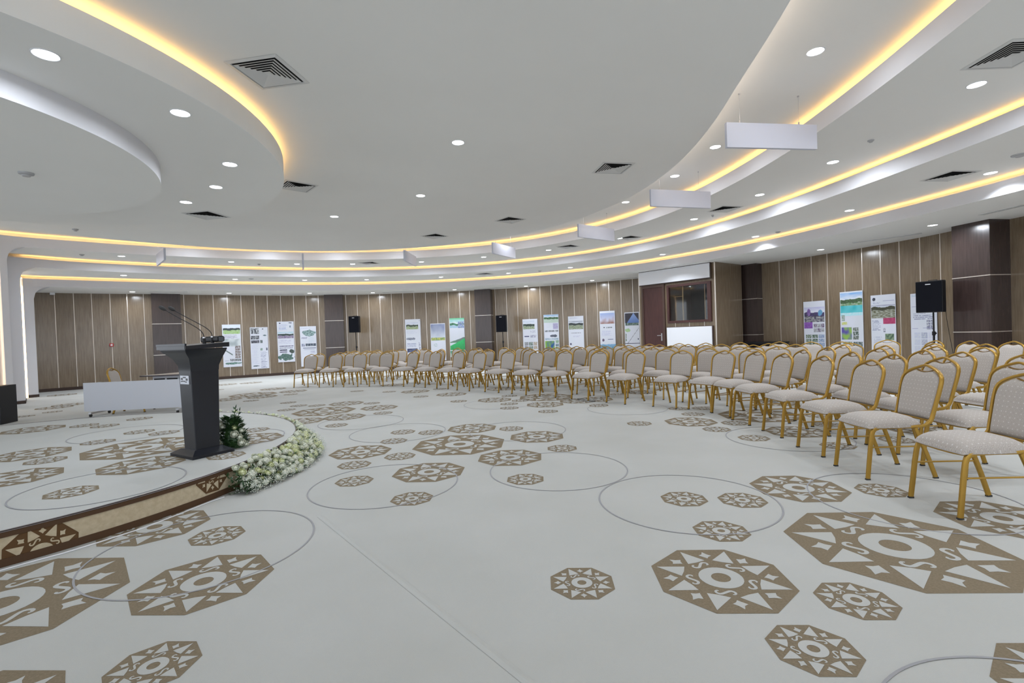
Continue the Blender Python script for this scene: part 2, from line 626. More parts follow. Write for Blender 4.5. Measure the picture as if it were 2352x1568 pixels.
# cut medallions woven into the riser band
for (px, py, zc, r) in ((122, 1262, .022, .20), (473, 1118, .225, .175)):
    p = at(px, py, .1)
    th = math.atan2(p.y - SY, p.x - SX)
    for poly, lay in MED:
        poly = [(q[0] * r, q[1] * r + zc) for q in poly]
        poly = clip(poly, .05, .182)
        if len(poly) < 3:
            continue
        rr = SR - .004 + (.0012 if lay == 1 else .0024)
        for kx in range(-12, 12):
            pc = [(q[1], q[0]) for q in clip([(q[1], q[0]) for q in poly], kx * .025, (kx + 1) * .025)]
            if len(pc) > 2:
                mb.face([(rr * math.cos(th + q[0] / SR), rr * math.sin(th + q[0] / SR), q[1]) for q in pc], 2 if lay == 1 else 0)
mb.build('riser', [riser_cream, riser_brown, riser_med], st)
mb = MB()
for rr, z in ((SR + .008, SZ - .006), (SR + .004, SZ + .002)):
    mb.sweep([(rr * math.cos(2 * PI * k / n), rr * math.sin(2 * PI * k / n), z) for k in range(n)], .006, .006, (0, 0, 1), 0, closed=True, nr=1)
mb.build('edge_trim', [mat('edge_metal', (.25, .22, .22), .35, .8)], st, smooth=True)

# white cable along the foot of the stage
mb = MB()
pts = []
for px, py in ((0, 1309), (70, 1289), (145, 1269), (230, 1243), (330, 1211), (430, 1172), (480, 1152), (515, 1140)):
    p = at(px, py, .008)
    pts.append(p)
dirv = (pts[0] - pts[1]).normalized()
pts = [pts[0] + dirv * .8] + pts
mb.sweep([p - Vector((0, 0, .003)) for p in pts], .0085, .0085, (0, 0, 1), 0, nr=3)
tag(mb.build('cable', [white], smooth=True), 'thin white cable lying on the carpet along the foot of the stage', 'cable')

# ------------------------------------------------------------------ ceiling
def annulus(mb, r0, r1, z, a0=-180, a1=180, mi=0, step=1.0, flip=False):
    """r0, r1: numbers or (ring, offset)"""
    k = int((a1 - a0) / step)
    f = lambda r, t: r if not isinstance(r, tuple) else rr_(r[0], t) + r[1]
    rows = [[pol(f(r, a0 + (a1 - a0) * i / k), a0 + (a1 - a0) * i / k, z) for i in range(k + 1)] for r in (r0, r1)]
    mb.grid(rows, mi, flip=flip)


def band(mb, r, z0, z1, a0=-180, a1=180, mi=0, step=1.0, flip=False):
    k = int((a1 - a0) / step)
    f = lambda r, t: r if not isinstance(r, tuple) else rr_(r[0], t) + r[1]
    rows = [[pol(f(r, a0 + (a1 - a0) * i / k), a0 + (a1 - a0) * i / k, z) for i in range(k + 1)] for z in (z0, z1)]
    mb.grid(rows, mi, flip=flip)


A0, A1 = -75, 158
mb = MB()
mb.face([pol(rr_(0, -180 + 2 * k), -180 + 2 * k, Z_M) for k in range(180)][::-1], 0)
band(mb, (0, 0), Z_M, Z_P1 + .02)
annulus(mb, (0, 0), (1, .27), Z_P1, A0, A1)
annulus(mb, 6.9, 14.6, Z_P1, A1, 360 + A0)
TW = .06
for (k, zl, zp, zn) in ((1, L_1, Z_P1, Z_P2), (2, L_2, Z_P2, Z_P3), (3, L_3, Z_P3, Z_P4)):
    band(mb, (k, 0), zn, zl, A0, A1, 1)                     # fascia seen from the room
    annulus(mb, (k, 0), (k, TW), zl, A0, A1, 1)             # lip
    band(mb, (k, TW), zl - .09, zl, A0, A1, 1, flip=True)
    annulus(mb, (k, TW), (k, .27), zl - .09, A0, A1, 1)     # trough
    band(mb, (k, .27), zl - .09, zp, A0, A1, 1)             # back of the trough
annulus(mb, (1, 0), (2, .27), Z_P2, A0, A1)
annulus(mb, (2, 0), (3, .27), Z_P3, A0, A1)
annulus(mb, (3, 0), 14.8, Z_P4, A0, A1)
struct(mb.build('ceiling', [plaster, plaster_w], smooth=False), 'stepped round plaster ceiling with lit coves')

for i, (k, zl, a1, lab) in enumerate(((1, L_1, 153, 'warm cove light ring nearest the main flat ceiling'), (2, L_2, 147.5, 'warm cove light ring on the middle ceiling step'),
                                      (3, L_3, 146, 'warm cove light ring on the outermost ceiling step above the walls'))):
    mb = MB()
    annulus(mb, (k, .09), (k, .12), zl - .012, A0, a1, 0, 1.0)
    o = mb.build('cove_light', [emis_g])
    o.data.flip_normals()          # the strip faces upward
    tag(o, lab, 'light strip', 'cove lights of the ceiling')

mb = MB()  # unseen strip added to brighten the recess beside the main ceiling's edge
k_ = 130
mb.grid([[pol(rr_(0, t_) + .012, t_, z_) for t_ in [-60 + (210 * q_ / k_) for q_ in range(k_ + 1)]] for z_ in (3.955, 3.985)], 0)
tag(mb.build('cove_light', [mat('added_rim_led', (1, .9, .8), .5, emit=(1.0, .82, .66), strength=5)]), 'unseen soft light added behind the outer rim of the flat main ceiling', 'light strip', 'cove lights of the ceiling')

# dropped island over the stage
IX, IY, IR, IZL, IZB = -6.47, 5.22, 3.77, 3.80, 3.55
DX, DY, DR, DZ = -6.475, 4.66, 2.65, 3.33
n = 160
c = lambda cx, cy, r, z: [(cx + r * math.cos(2 * PI * k / n), cy + r * math.sin(2 * PI * k / n), z) for k in range(n)]
isl = empty('ceiling_island', (IX, IY, IZB))
tag(isl, 'round dropped ceiling panel over the stage with warm light around its top edge', 'ceiling panel')
mb = MB()
mb.face(c(0, 0, IR, 0)[::-1], 0)
mb.grid([c(0, 0, IR, 0), c(0, 0, IR, .25)], 0, closed=True)
mb.grid([c(0, 0, IR, .25), c(0, 0, IR - .05, .25)], 0, closed=True)
mb.grid([c(0, 0, IR - .05, .25), c(0, 0, IR - .05, .18)], 0, closed=True)
mb.grid([c(0, 0, IR - .05, .18), c(0, 0, IR - .3, .18)], 0, closed=True)
mb.grid([c(0, 0, IR - .3, .18), c(0, 0, IR - .3, .35)], 0, closed=True)
mb.build('panel', [plaster], isl)
mb = MB()
mb.grid([c(0, 0, IR - .13, .238), c(0, 0, IR - .10, .238)], 0, closed=True)
mb.build('cove_strip', [emis_g], isl)
disc = empty('ceiling_disc', (DX, DY, DZ))
tag(disc, 'smaller smooth disc hung below the island over the stage', 'ceiling panel')
mb = MB()
mb.face(c(0, 0, DR, 0)[::-1], 0)
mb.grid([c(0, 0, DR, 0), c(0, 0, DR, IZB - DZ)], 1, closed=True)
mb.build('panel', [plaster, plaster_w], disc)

# ------------------------------------------------------------------ portal legs at the left
def leg(name, r0, r1, th0, th1, th0b, zl, zb, rr=.35):
    """inverted-L frame leg: face on radius r0 between th0 and th1, inner reveal running back to (r1, th0b)"""
    mb = MB()
    k0 = math.degrees(rr / r0)
    cols = [(th0 - k0 + k0 * i / 10) for i in range(11)]
    zs = [zb - (rr - math.sqrt(max(rr * rr - (rr * i / 10) ** 2, 0))) for i in range(11)]
    for i in range(10):
        mb.face([pol(r0, cols[i], zs[i]), pol(r0, cols[i + 1], zs[i + 1]), pol(r0, cols[i + 1], zl), pol(r0, cols[i], zl)], 0)
    mb.face([pol(r0, th0, 0), pol(r0, th1, 0), pol(r0, th1, zl), pol(r0, th0, zl)], 0)
    sh = th0b - th0
    mb.grid([[pol(r1, t + sh * q_ / 10, z) for q_, (t, z) in enumerate(zip(cols, zs))], [pol(r0, t, z) for t, z in zip(cols, zs)]], 0)
    mb.face([pol(r1, th0b, 0), pol(r0, th0, 0), pol(r0, th0, zb - rr), pol(r1, th0b, zb - rr)], 0)
    mb.face([pol(r0, th1, 0), pol(r1, th1 + sh * .6, 0), pol(r1, th1 + sh * .6, zl), pol(r0, th1, zl)], 0)
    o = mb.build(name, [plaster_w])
    b = MB()
    p, q, u = pol(r0 - .012, th0 - .05), pol(r0 - .012, th1), pol(r1, th0b - .05)
    for s0, s1 in ((p, q), (u, p)):
        b.face([s0, s1, s1 + Vector((0, 0, .08)), s0 + Vector((0, 0, .08))], 0)
    b.build('skirting', [baseb], o)
    return struct(o)


leg('wall_portal_outer', rr_(3, 145) - .02, 14.1, 144.4, 145.45, 143.6, L_3, Z_P4, .36)
leg('wall_portal_middle', rr_(2, 148) - .02, 11.1, 148.0, 149.6, 146.5, L_2, Z_P3, .33)
leg('wall_portal_inner', rr_(1, 151) - .02, 9.7, 151.1, 151.9, 149.7, L_1, Z_P2, .33)
for (r, th, zt, lab) in ((11.98, 145.60, L_3 + .02, 'upright warm light slot between the two white portal posts at the far left'),
                         (9.0, 152.35, L_1, 'upright warm light slot at the left edge of the view')):
    mb = MB()
    p, q = pol(r, th - .10), pol(r + .02, th + .10)
    mb.box(((p.x + q.x) / 2, (p.y + q.y) / 2, zt / 2), (.05, .05, zt), 0)
    tag(mb.build('light_strip', [emis_p]), lab, 'light strip')
mb = MB()
p, q = pol(9.3, 152.7), pol(11.5, 160.0)
mb.face([(p.x, p.y, 0), (q.x, q.y, 0), (q.x, q.y, 4.1), (p.x, p.y, 4.1)], 0)
p2 = pol(9.7, 151.4)
mb.face([(p.x, p.y, 0), (p2.x, p2.y, 0), (p2.x, p2.y, 4.1), (p.x, p.y, 4.1)], 0)
struct(mb.build('wall_left', [plaster_w]))

# ------------------------------------------------------------------ walls
segs = {
    'wall_far_left': (146.0, 128.6, [(365, 510), (493, 511), (615, 512), (740, 514), (855, 516), (967, 516)], (.3401, 0, 500)),
    'wall_back_left': (128.6, 104.0, [(1240, 525), (1340, 525), (1437, 526), (1533, 526), (1625, 526), (1717, 525), (1803, 525), (1893, 526), (1980, 526), (2065, 526), (2148, 526)], (.3401, 0, 500)),
    'wall_back': (104.0, 77.4, [(700, 197), (835, 200), (975, 200), (1110, 200), (1248, 188), (1387, 180), (1520, 172), (1658, 165), (1792, 160), (1930, 155), (2065, 150), (2185, 146)], (.1913, 660, 640)),
    'wall_back_right': (77.4, 35.0, [(460, 305), (583, 300), (702, 290), (822, 285), (950, 275), (1070, 266), (1193, 256), (1320, 248), (1447, 240), (1572, 230), (1700, 220), (1833, 207), (1960, 196)], (.2104, 1040, 600)),
    'wall_right': (35.0, 10.8, None, None),
    'wall_near_right': (10.8, -35.0, None, None)}
right_seams = [(1790, 600), (1824.6, 596.5), (1863, 590), (1899.6, 584.6), (1939, 577.5), (1979, 570), (2021.7, 562.7), (2065.7, 555), (2112.8, 546), (2160, 536), (2212, 525)]
tn = 0
for name, (ta, tb, sm_, sc3) in segs.items():
    mb = MB()
    k = max(2, int(abs(ta - tb) / .5))
    ts = [ta + (tb - ta) * i / k for i in range(k + 1)]
    arc = [math.radians(-t) * 13.7 for t in ts]
    mb.grid([[pol(wall_r(t), t, 0) for t in ts], [pol(wall_r(t), t, 3.2) for t in ts]], 0,
            uvs=[[(a, 0) for a in arc], [(a, 3.2) for a in arc]])
    # metal joint strips
    if name == 'wall_right':
        th_l = [on_wall(x, y)[0] for x, y in right_seams]
    elif name == 'wall_near_right':
        th_l = [8 - 2.0 * i for i in range(14)]
    else:
        s3, ox, oy = sc3
        th_l = [on_wall(ox + x * s3, oy + y * s3)[0] for x, y in sm_]
    for t in th_l:
        r = wall_r(t)
        d = math.degrees(.0085 / r)
        mb.grid([[pol(r + .001, t - d, z), pol(r - .006, t - d, z), pol(r - .006, t + d, z), pol(r + .001, t + d, z)] for z in (.10, 3.2)], 1)
    struct(mb.build(name, [wood, silver]))
    mb = MB()
    mb.grid([[pol(wall_r(t) - .02, t, 0) for t in ts], [pol(wall_r(t) - .02, t, .10) for t in ts], [pol(wall_r(t), t, .10) for t in ts]], 0)
    struct(mb.build(name.replace('wall', 'baseboard'), [baseb]))


def pillar(t0, t1, depth, label, r_in=None):
    tm = (t0 + t1) / 2
    rw = wall_r(tm)
    rf = rw - depth if r_in is None else r_in
    base = pol(rf, tm)
    root = empty('pillar', (base.x, base.y, 0), 0)
    w = math.radians(abs(t0 - t1)) * rf
    M = Matrix.Rotation(math.radians(tm), 3, 'Z')       # x = outward
    mb = MB()
    D = rw - rf + .15
    for (x0, y0, x1, y1) in ((0, w / 2, 0, -w / 2), (0, -w / 2, D, -w / 2), (D, w / 2, 0, w / 2)):
        a, b = M @ Vector((x0, y0, 0)), M @ Vector((x1, y1, 0))
        l = math.hypot(x1 - x0, y1 - y0)
        mb.face([a, b, b + Vector((0, 0, 3.2)), a + Vector((0, 0, 3.2))], 0, uv=[(0, 0), (l, 0), (l, 3.2), (0, 3.2)])
    mb.build('shaft', [dwood], root)
    for z in (1.03, 2.13):
        b = MB()
        b.box(M @ Vector((D / 2 - .004, 0, z)), (D + .008, w + .012, .018), 0, M=M)
        b.build('metal_band', [silver], root)
    b = MB()
    b.box(M @ Vector((D / 2 - .006, 0, .05)), (D + .01, w + .02, .1), 0, M=M)
    b.build('skirting', [baseb], root)
    tag(root, label, 'pillar', 'dark wood pillars of the room')
    return root


pillar(130.5, 126.8, .28, 'dark brown square pillar with metal bands behind the lectern')
pillar(105.5, 102.4, .30, 'dark brown square pillar with metal bands left of the farthest loudspeaker')
pillar(78.9, 76.0, .36, 'dark brown square pillar with metal bands right of the green posters')
pillar(36.4, 33.6, .25, 'dark recessed pillar at the corner beside the control booth', r_in=13.85)
pillar(12.3, 9.4, .5, 'large dark brown pillar at the right edge, a bright lamp reflected at its top')

# ------------------------------------------------------------------ booth
BA, BB, BC_ = Vector((4.30, 16.49, 0)), Vector((5.98, 14.32, 0)), Vector((7.15, 15.23, 0))
bx = (BB - BA).normalized()
bn = Vector((bx.y, -bx.x, 0))           # out of the face, towards the room
if bn.dot(-BA) < 0:
    bn = -bn
BW = (BB - BA).length


def booth_uv(px, py):
    p = on_plane(px, py, BA, bn)
    return (p - BA).dot(bx), p.z


def BP(u, z, out=0.0):
    return BA + bx * u + bn * out + Vector((0, 0, z))


w0 = booth_uv(1534, 700)[0]
w1 = booth_uv(1635, 700)[0]
wzt = (booth_uv(1536, 657)[1] + booth_uv(1632, 643)[1]) / 2
wzb = (booth_uv(1537, 743)[1] + booth_uv(1635, 737)[1]) / 2
mb = MB()


def wq(u0, u1, z0, z1, out=0.0, mi=0):
    mb.face([BP(u0, z0, out), BP(u1, z0, out), BP(u1, z1, out), BP(u0, z1, out)], mi, uv=[(u0, z0), (u1, z0), (u1, z1), (u0, z1)])


wq(0, w0, 0, 3.2)
wq(w1, BW, 0, 3.2)
wq(w0, w1, 0, wzb)
wq(w0, w1, wzt, 3.2)
l_ = (BC_ - BB).length
mb.face([BB, BC_, BC_ + Vector((0, 0, 3.2)), BB + Vector((0, 0, 3.2))], 0, uv=[(0, 0), (l_, 0), (l_, 3.2), (0, 3.2)])
d_ = Vector((4.9, 18.2, 0))
mb.face([d_, BA, BA + Vector((0, 0, 3.2)), d_ + Vector((0, 0, 3.2))], 0, uv=[(0, 0), (1.7, 0), (1.7, 3.2), (0, 3.2)])
for u in (.012, BW - .03):
    c_ = BP(u, 1.6, .004)
    mb.box(c_, (.03, .012, 3.19), 1, rot=math.atan2(bx.y, bx.x))
for i in range(3):
    u = w0 + (w1 - w0) * (.17 + .33 * i)
    mb.box(BP(u, wzb / 2 + .4, .003), (.014, .006, wzb - .8), 1, rot=math.atan2(bx.y, bx.x))
struct(mb.build('wall_booth', [wood, silver]), 'wood clad control booth standing out from the wall')
# booth interior
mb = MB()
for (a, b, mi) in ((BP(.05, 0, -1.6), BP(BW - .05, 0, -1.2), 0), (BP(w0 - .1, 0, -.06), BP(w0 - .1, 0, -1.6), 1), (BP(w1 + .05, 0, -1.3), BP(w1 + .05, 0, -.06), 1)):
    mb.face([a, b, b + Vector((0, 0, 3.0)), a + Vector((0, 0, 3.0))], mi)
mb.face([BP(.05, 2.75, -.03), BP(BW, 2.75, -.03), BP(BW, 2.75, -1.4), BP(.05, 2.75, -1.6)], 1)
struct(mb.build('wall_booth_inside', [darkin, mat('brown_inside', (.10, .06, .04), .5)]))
ba = math.atan2(bx.y, bx.x)
win = MB()
fw = .07
for (u0, u1, z0, z1) in ((w0, w1, wzb, wzb + fw), (w0, w1, wzt - fw, wzt), (w0, w0 + fw, wzb + fw, wzt - fw), (w1 - fw * 1.6, w1, wzb + fw, wzt - fw)):
    win.box(BP((u0 + u1) / 2, (z0 + z1) / 2, .01), (u1 - u0, .08, z1 - z0), 0, rot=ba)
wo = struct(win.build('window_1', [redwood]), 'interior window of the booth in a red brown frame')
g = MB()
g.box(BP((w0 + w1) / 2, (wzb + wzt) / 2, 0), (w1 - w0 - .1, .006, wzt - wzb - .1), 0, rot=ba)
g.build('pane', [glass], wo)
g = MB()
g.box(BP(w0 + .32, (wzb + wzt) / 2, -.35), (.03, .03, wzt - wzb), 0, rot=ba)
g.box(BP(w1 - .42, (wzb + wzt) / 2, -.35), (.02, .02, wzt - wzb), 0, rot=ba)
g.box(BP(w0 + .2, wzt - .35, -.35), (.28, .03, .025), 0, rot=ba)
g.build('inner_frame', [mat('amber_frame', (.55, .38, .2), .4)], wo)
# door
u0, u1 = booth_uv(1477, 720)[0], booth_uv(1529, 720)[0]
zt = (booth_uv(1478, 657)[1] + booth_uv(1524, 652)[1]) / 2
d = MB()
for (a, b, z0, z1) in ((u0, u0 + .07, 0, zt), (u1 - .07, u1, 0, zt), (u0 + .07, u1 - .07, zt - .09, zt)):
    d.box(BP((a + b) / 2, (z0 + z1) / 2, .02), (b - a, .07, z1 - z0), 0, rot=ba)
do = struct(d.build('door_1', [mat('door_frame_wood', (.075, .04, .03), .45)]), 'dark red door of the booth')
d = MB()
d.box(BP((u0 + u1) / 2, (zt - .09) / 2 + .005, .012), (u1 - u0 - .14, .045, zt - .1), 0, rot=ba)
leaf = d.build('door_leaf', [redwood], do)
d = MB()
hu = u1 - .14
d.box(BP(hu, 1.05, .042), (.045, .014, .24), 0, rot=ba)
d.box(BP(hu - .075, 1.10, .075), (.15, .016, .02), 0, rot=ba)
d.cyl(BP(hu, 1.10, .045), .01, .03, 0, 10, axis=Matrix.Rotation(ba + PI, 3, 'Z') @ Matrix.Rotation(-PI / 2, 3, 'X'))
d.build('door_handle', [chrome], leaf)
# projection screen and whiteboard on the booth
u0, u1 = booth_uv(1472, 640)[0], booth_uv(1634, 625)[0]
za = (booth_uv(1472.5, 655)[1] + booth_uv(1633, 638.5)[1]) / 2
zb = (booth_uv(1472, 627)[1] + booth_uv(1632, 604.5)[1]) / 2
s = MB()
s.box(BP((u0 + u1) / 2, (za + zb) / 2, .10), (u1 - u0, .03, zb - za), 0, rot=ba)
so = s.build('sign_board', [mat('board_white', (.80, .81, .85), .5)])
tag(so, 'blank white board across the top of the control booth', 'board')
s = MB()
s.box(BP((u0 + u1) / 2, (za + zb) / 2, .06), (u1 - u0 + .04, .04, zb - za + .06), 0, rot=ba)
s.build('backing', [baseb], so)
u0, u1 = booth_uv(1535, 770)[0], booth_uv(1638, 770)[0]
zb = (booth_uv(1535, 752.5)[1] + booth_uv(1636, 748)[1]) / 2
za = (booth_uv(1536, 795)[1] + booth_uv(1638, 794)[1]) / 2
s = MB()
s.box(BP((u0 + u1) / 2, (za + zb) / 2, .055), (u1 - u0, .03, zb - za), 0, rot=ba)
so = s.build('sign_board', [mat('board_white2', (.86, .88, .93), .4)])
tag(so, 'blank white board under the booth window', 'board')
s = MB()
s.box(BP((u0 + u1) / 2 + .01, (za + zb) / 2, .03), (u1 - u0 + .05, .03, zb - za + .03), 0, rot=ba)
s.build('backing', [baseb], so)

# ------------------------------------------------------------------ downlights
def lights_proto():
    root = empty('downlight')
    mb = MB()
    mb.lathe([(.094, 0), (.094, -.004), (.100, -.007), (.106, -.005), (.107, 0)], n=32)
    mb.build('trim_ring', [white], root, smooth=True)
    mb = MB()
    mb.lathe([(.0001, -.003), (.094, -.003)], n=32)
    mb.build('diffuser', [emis_w], root)
    return root


DL = [('over the stage, nearest to the camera', Z_P2 - .27, [(105, 125), (414, 259), (528, 377), (496, 429), (427, 464)],
       ['bright round downlight at the top left of the island over the stage', 'round downlight on the island over the stage, second from the top left',
        'round downlight nearest the right edge of the island over the stage', 'round downlight on the island, between its two neighbours near the small vent',
        'round downlight on the island over the stage, closest to the triangular looking vent'])]
dl = []
for p, lab in zip(DL[0][2], DL[0][3]):
    dl.append((at(p[0], p[1], IZB), lab, 'downlights of the stage island'))
for p, lab in zip([(1052, 327), (966, 449), (768, 497)], ['large single downlight at the middle of the flat main ceiling', 'downlight of the main ceiling below the large central one',
                                                          'farthest downlight of the flat main ceiling']):
    dl.append((at(*p, Z_M), lab, 'downlights of the main ceiling'))
for i, p in enumerate([(1873, 118), (1643, 337), (1550, 404), (1437, 464)]):
    dl.append((at(*p, Z_P1), ['nearest and largest downlight in the high recessed ring at the upper right', 'downlight in the high recessed ring just left of the large hanging baffle',
                              'downlight in the high recessed ring above the second hanging baffle', 'farthest visible downlight in the high recessed ring'][i], 'downlights of the recessed ring'))
ords = ['first', 'second', 'third', 'fourth', 'fifth', 'sixth', 'seventh', 'eighth', 'ninth', 'tenth', 'eleventh', 'twelfth', 'thirteenth', 'fourteenth', 'fifteenth', 'sixteenth', 'seventeenth', 'eighteenth', 'nineteenth', 'twentieth']
ords += ['twenty-' + q for q in ords[:9]] + ['thirtieth'] + ['thirty-' + q for q in ords[:9]]
for zz, nm, lst in ((Z_P2, 'upper ring step', [(2243, 194), (1913, 372), (1745, 447), (1594, 503), (1423, 547), (1260, 574), (1111, 590), (968, 601), (810, 606), (682, 606), (531, 601), (279, 588)]),
                    (Z_P3, 'middle ring step', [(2275, 397), (1951, 483), (1735, 543), (1522, 584), (1310, 614), (1168, 627), (1013, 636), (842, 642), (700, 643), (540, 641), (284, 632)]),
                    (Z_P4, 'lowest ring step beside the wood wall', [(2142, 517), (1885, 573), (1360, 644), (1208, 657), (1044, 665), (856, 672), (711, 673), (526, 673), (304, 670)])):
    for i, p in enumerate(lst):
        dl.append((at(*p, zz), '%s downlight from the right on the %s' % (ords[i], nm), 'downlights of the %s' % nm))
proto = lights_proto()
for i, (p, lab, grp) in enumerate(dl):
    o = proto if i == 0 else copy_tree(proto)
    o.location = p
    if abs(p.z - IZB) < .01:
        o.scale = (.82, .82, 1)
    tag(o, lab, 'downlight', grp)
# lamps inside the fittings (and the ones of the same rings outside the view)
lampspots = [p for p, _, _ in dl] + [pol(7.6, a, Z_P1) for a in (-40, 43, 57, 71, 85, 99, 113, 127)] + [pol(9.5, a, Z_P2) for a in (-28, -44)] + \
    [pol(11.1, a, Z_P3) for a in (-14, -28)] + [pol(12.9, a, Z_P4) for a in (0, -14, 45)] + \
    [pol(5.9, a, Z_M) for a in (-42,)]
ld = bpy.data.lights.new('downlight_lamp', 'AREA')
ld.shape = 'DISK'
ld.size = .2
ld.energy = 12.8
ld.color = (.86, .92, 1.0)
ld.spread = math.radians(172)
ld4 = ld.copy()
ld4.energy = 7.5
ld3 = ld.copy()
ld3.spread = math.radians(118)
ld2 = ld.copy()
ld2.energy = 4.6
for p in lampspots:
    o = bpy.data.objects.new('downlight_lamp', ld4 if abs(p.z - IZB) < .01 else ld2 if abs(p.z - Z_P1) < .01 else (ld3 if abs(p.z - Z_P3) < .01 else ld))
    o.location = (p.x, p.y, p.z - .02)
    col.objects.link(o)

# ------------------------------------------------------------------ vents
vm_dark = mat('vent_dark', (.012, .012, .013), .9)
vm_blade = mat('vent_blade', (.68, .68, .67), .6)


def vent_proto():
    root = empty('ceiling_vent')
    h = .265
    mb = MB()
    for s0, s1, z0, z1 in ((h, h - .035, -.002, -.010), (h - .035, h - .04, -.010, .0)):
        for k in range(4):
            M = Matrix.Rotation(k * PI / 2, 3, 'Z')
            mb.face([M @ Vector(q) for q in ((-s0, -s0, z0), (s0, -s0, z0), (s1, -s1, z1), (-s1, -s1, z1))], 0)
    mb.build('frame', [vm_blade], root)
    mb = MB()
    for j in range(6):
        a = h - .055 - j * .034
        b = a - .030
        for k in range(4):
            M = Matrix.Rotation(k * PI / 2, 3, 'Z')
            mb.face([M @ Vector(q) for q in ((-a, -a, -.012), (a, -a, -.012), (b, -b, -.0015), (-b, -b, -.0015))], 0)
    q = .035
    mb.face([(-q, -q, -.008), (-q, q, -.008), (q, q, -.008), (q, -q, -.008)], 0)
    mb.build('louvres', [vm_blade], root)
    mb = MB()
    q = h - .04
    mb.face([(-q, -q, -.0012), (-q, q, -.0012), (q, q, -.0012), (q, -q, -.0012)], 0)
    mb.build('duct_opening', [vm_dark], root)
    return root


vp = vent_proto()
vents = [((617, 167), Z_M, -10, 'large square air vent nearest the camera, beside the lit island edge'),
         ((682, 428), Z_M, 42, 'square air vent touching the right tip of the island over the stage'),
         ((475, 494), IZB, -12, 'square air vent on the far side of the island over the stage'),
         ((1408, 386), Z_M, 11, 'square air vent near the right edge of the main ceiling'),
         ((1172, 505), Z_M, 39, 'square air vent of the main ceiling above the short hanging baffle'),
         ((998, 542), Z_M, 58, 'farthest square air vent of the main ceiling'),
         ((2325, 125), Z_P2, 0, 'square air vent cut by the upper right edge of the view'),
         ((1665, 480), Z_P2, 15, 'square air vent on the upper ring step right of the second baffle'),
         ((1445, 546), Z_P2, 38, 'square air vent just right of the third baffle on the upper ring step'),
         ((1305, 566), Z_P2, 50, 'square air vent left of the third baffle on the upper ring step'),
         ((848, 604), Z_P2, -12, 'farthest square air vent on the upper ring step'),
         ((2182, 404), Z_P3, 8, 'flat looking square air vent on the middle ring step at the right'),
         ((1112, 629), Z_P3, 60, 'far square air vent on the middle ring step')]
for i, (p, z, a, lab) in enumerate(vents):
    o = vp if i == 0 else copy_tree(vp)
    q = at(p[0], p[1], z)
    o.location = q
    o.rotation_euler = (0, 0, math.radians(a))
    tag(o, lab, 'air vent', 'square air vents')
slots = [((345, 670), (430, 670), 'above the pillar behind the lectern'), ((625, 675), (697, 675), 'above the posters right of the lectern'), ((880, 671.5), (950, 668), 'left of the far middle wall lights'),
         ((1100, 663), (1180, 657), 'above the second loudspeaker'), ((1250, 652), (1330, 646), 'above the posters of the back right wall'), ((1405, 641), (1463, 637), 'beside the control booth'),
         ((1960, 557), (2115, 535), 'above the wall between the right posters'), ((2255, 492), (2352, 470), 'above the big pillar at the right edge')]
for a, b, lab in slots:
    p, q = at(*a, Z_P4), at(*b, Z_P4)
    c_ = (p + q) / 2
    rz = math.atan2(q.y - p.y, q.x - p.x)
    root = empty('linear_vent', c_, rz)
    l = min((q - p).length, 1.6)
    mb = MB()
    for y in (-.055, 0, .055):
        mb.box((0, y, -.006), (l, .02, .012), 0)
    for x in (-l / 2, l / 2):
        mb.box((x, 0, -.006), (.02, .13, .012), 0)
    mb.build('frame', [vm_blade], root)
    mb = MB()
    mb.box((0, 0, -.002), (l, .11, .003), 0)
    mb.build('slot', [vm_dark], root)
    tag(root, 'long narrow air slot in the ceiling ' + lab, 'air vent', 'linear air slots')

# small ceiling devices
devs = [((60, 397), DZ, 'motion sensor under the disc over the stage', .07, .04), ((173, 526), Z_M, 'smoke detector on the main ceiling above the left cove', .055, .045),
        ((188, 584), Z_P2, 'smoke detector left of the first far downlight', .055, .04), ((595, 606), Z_P2, 'smoke detector between two far downlights at the left', .045, .04),
        ((2000, 322), Z_P2, 'small sensor on the upper ring step at the right', .04, .03), ((2342, 355), Z_P3, 'sensor plate at the right edge of the view', .09, .03),
        ((1787, 532), Z_P3, 'smoke detector on the middle ring step above the control booth', .06, .03), ((1637, 494), Z_P2, 'tiny sprinkler beside a square vent', .03, .04),
        ((577, 640), Z_P3, 'round speaker plate on the middle ring step at the left', .08, .02), ((1240, 622), Z_P3, 'small sensor on the middle ring step before the back right wall', .06, .03)]
for p, z, lab, r, h in devs:
    q = at(p[0], p[1], z)
    mb = MB()
    mb.lathe([(r, 0), (r * .95, -h * .45), (r * .6, -h * .6), (r * .5, -h), (.0005, -h)], n=20)
    o = mb.build('smoke_detector', [mat('device_grey', (.45, .45, .46), .5)], smooth=True)
    o.location = q
    tag(o, lab, 'ceiling sensor', 'small ceiling sensors')

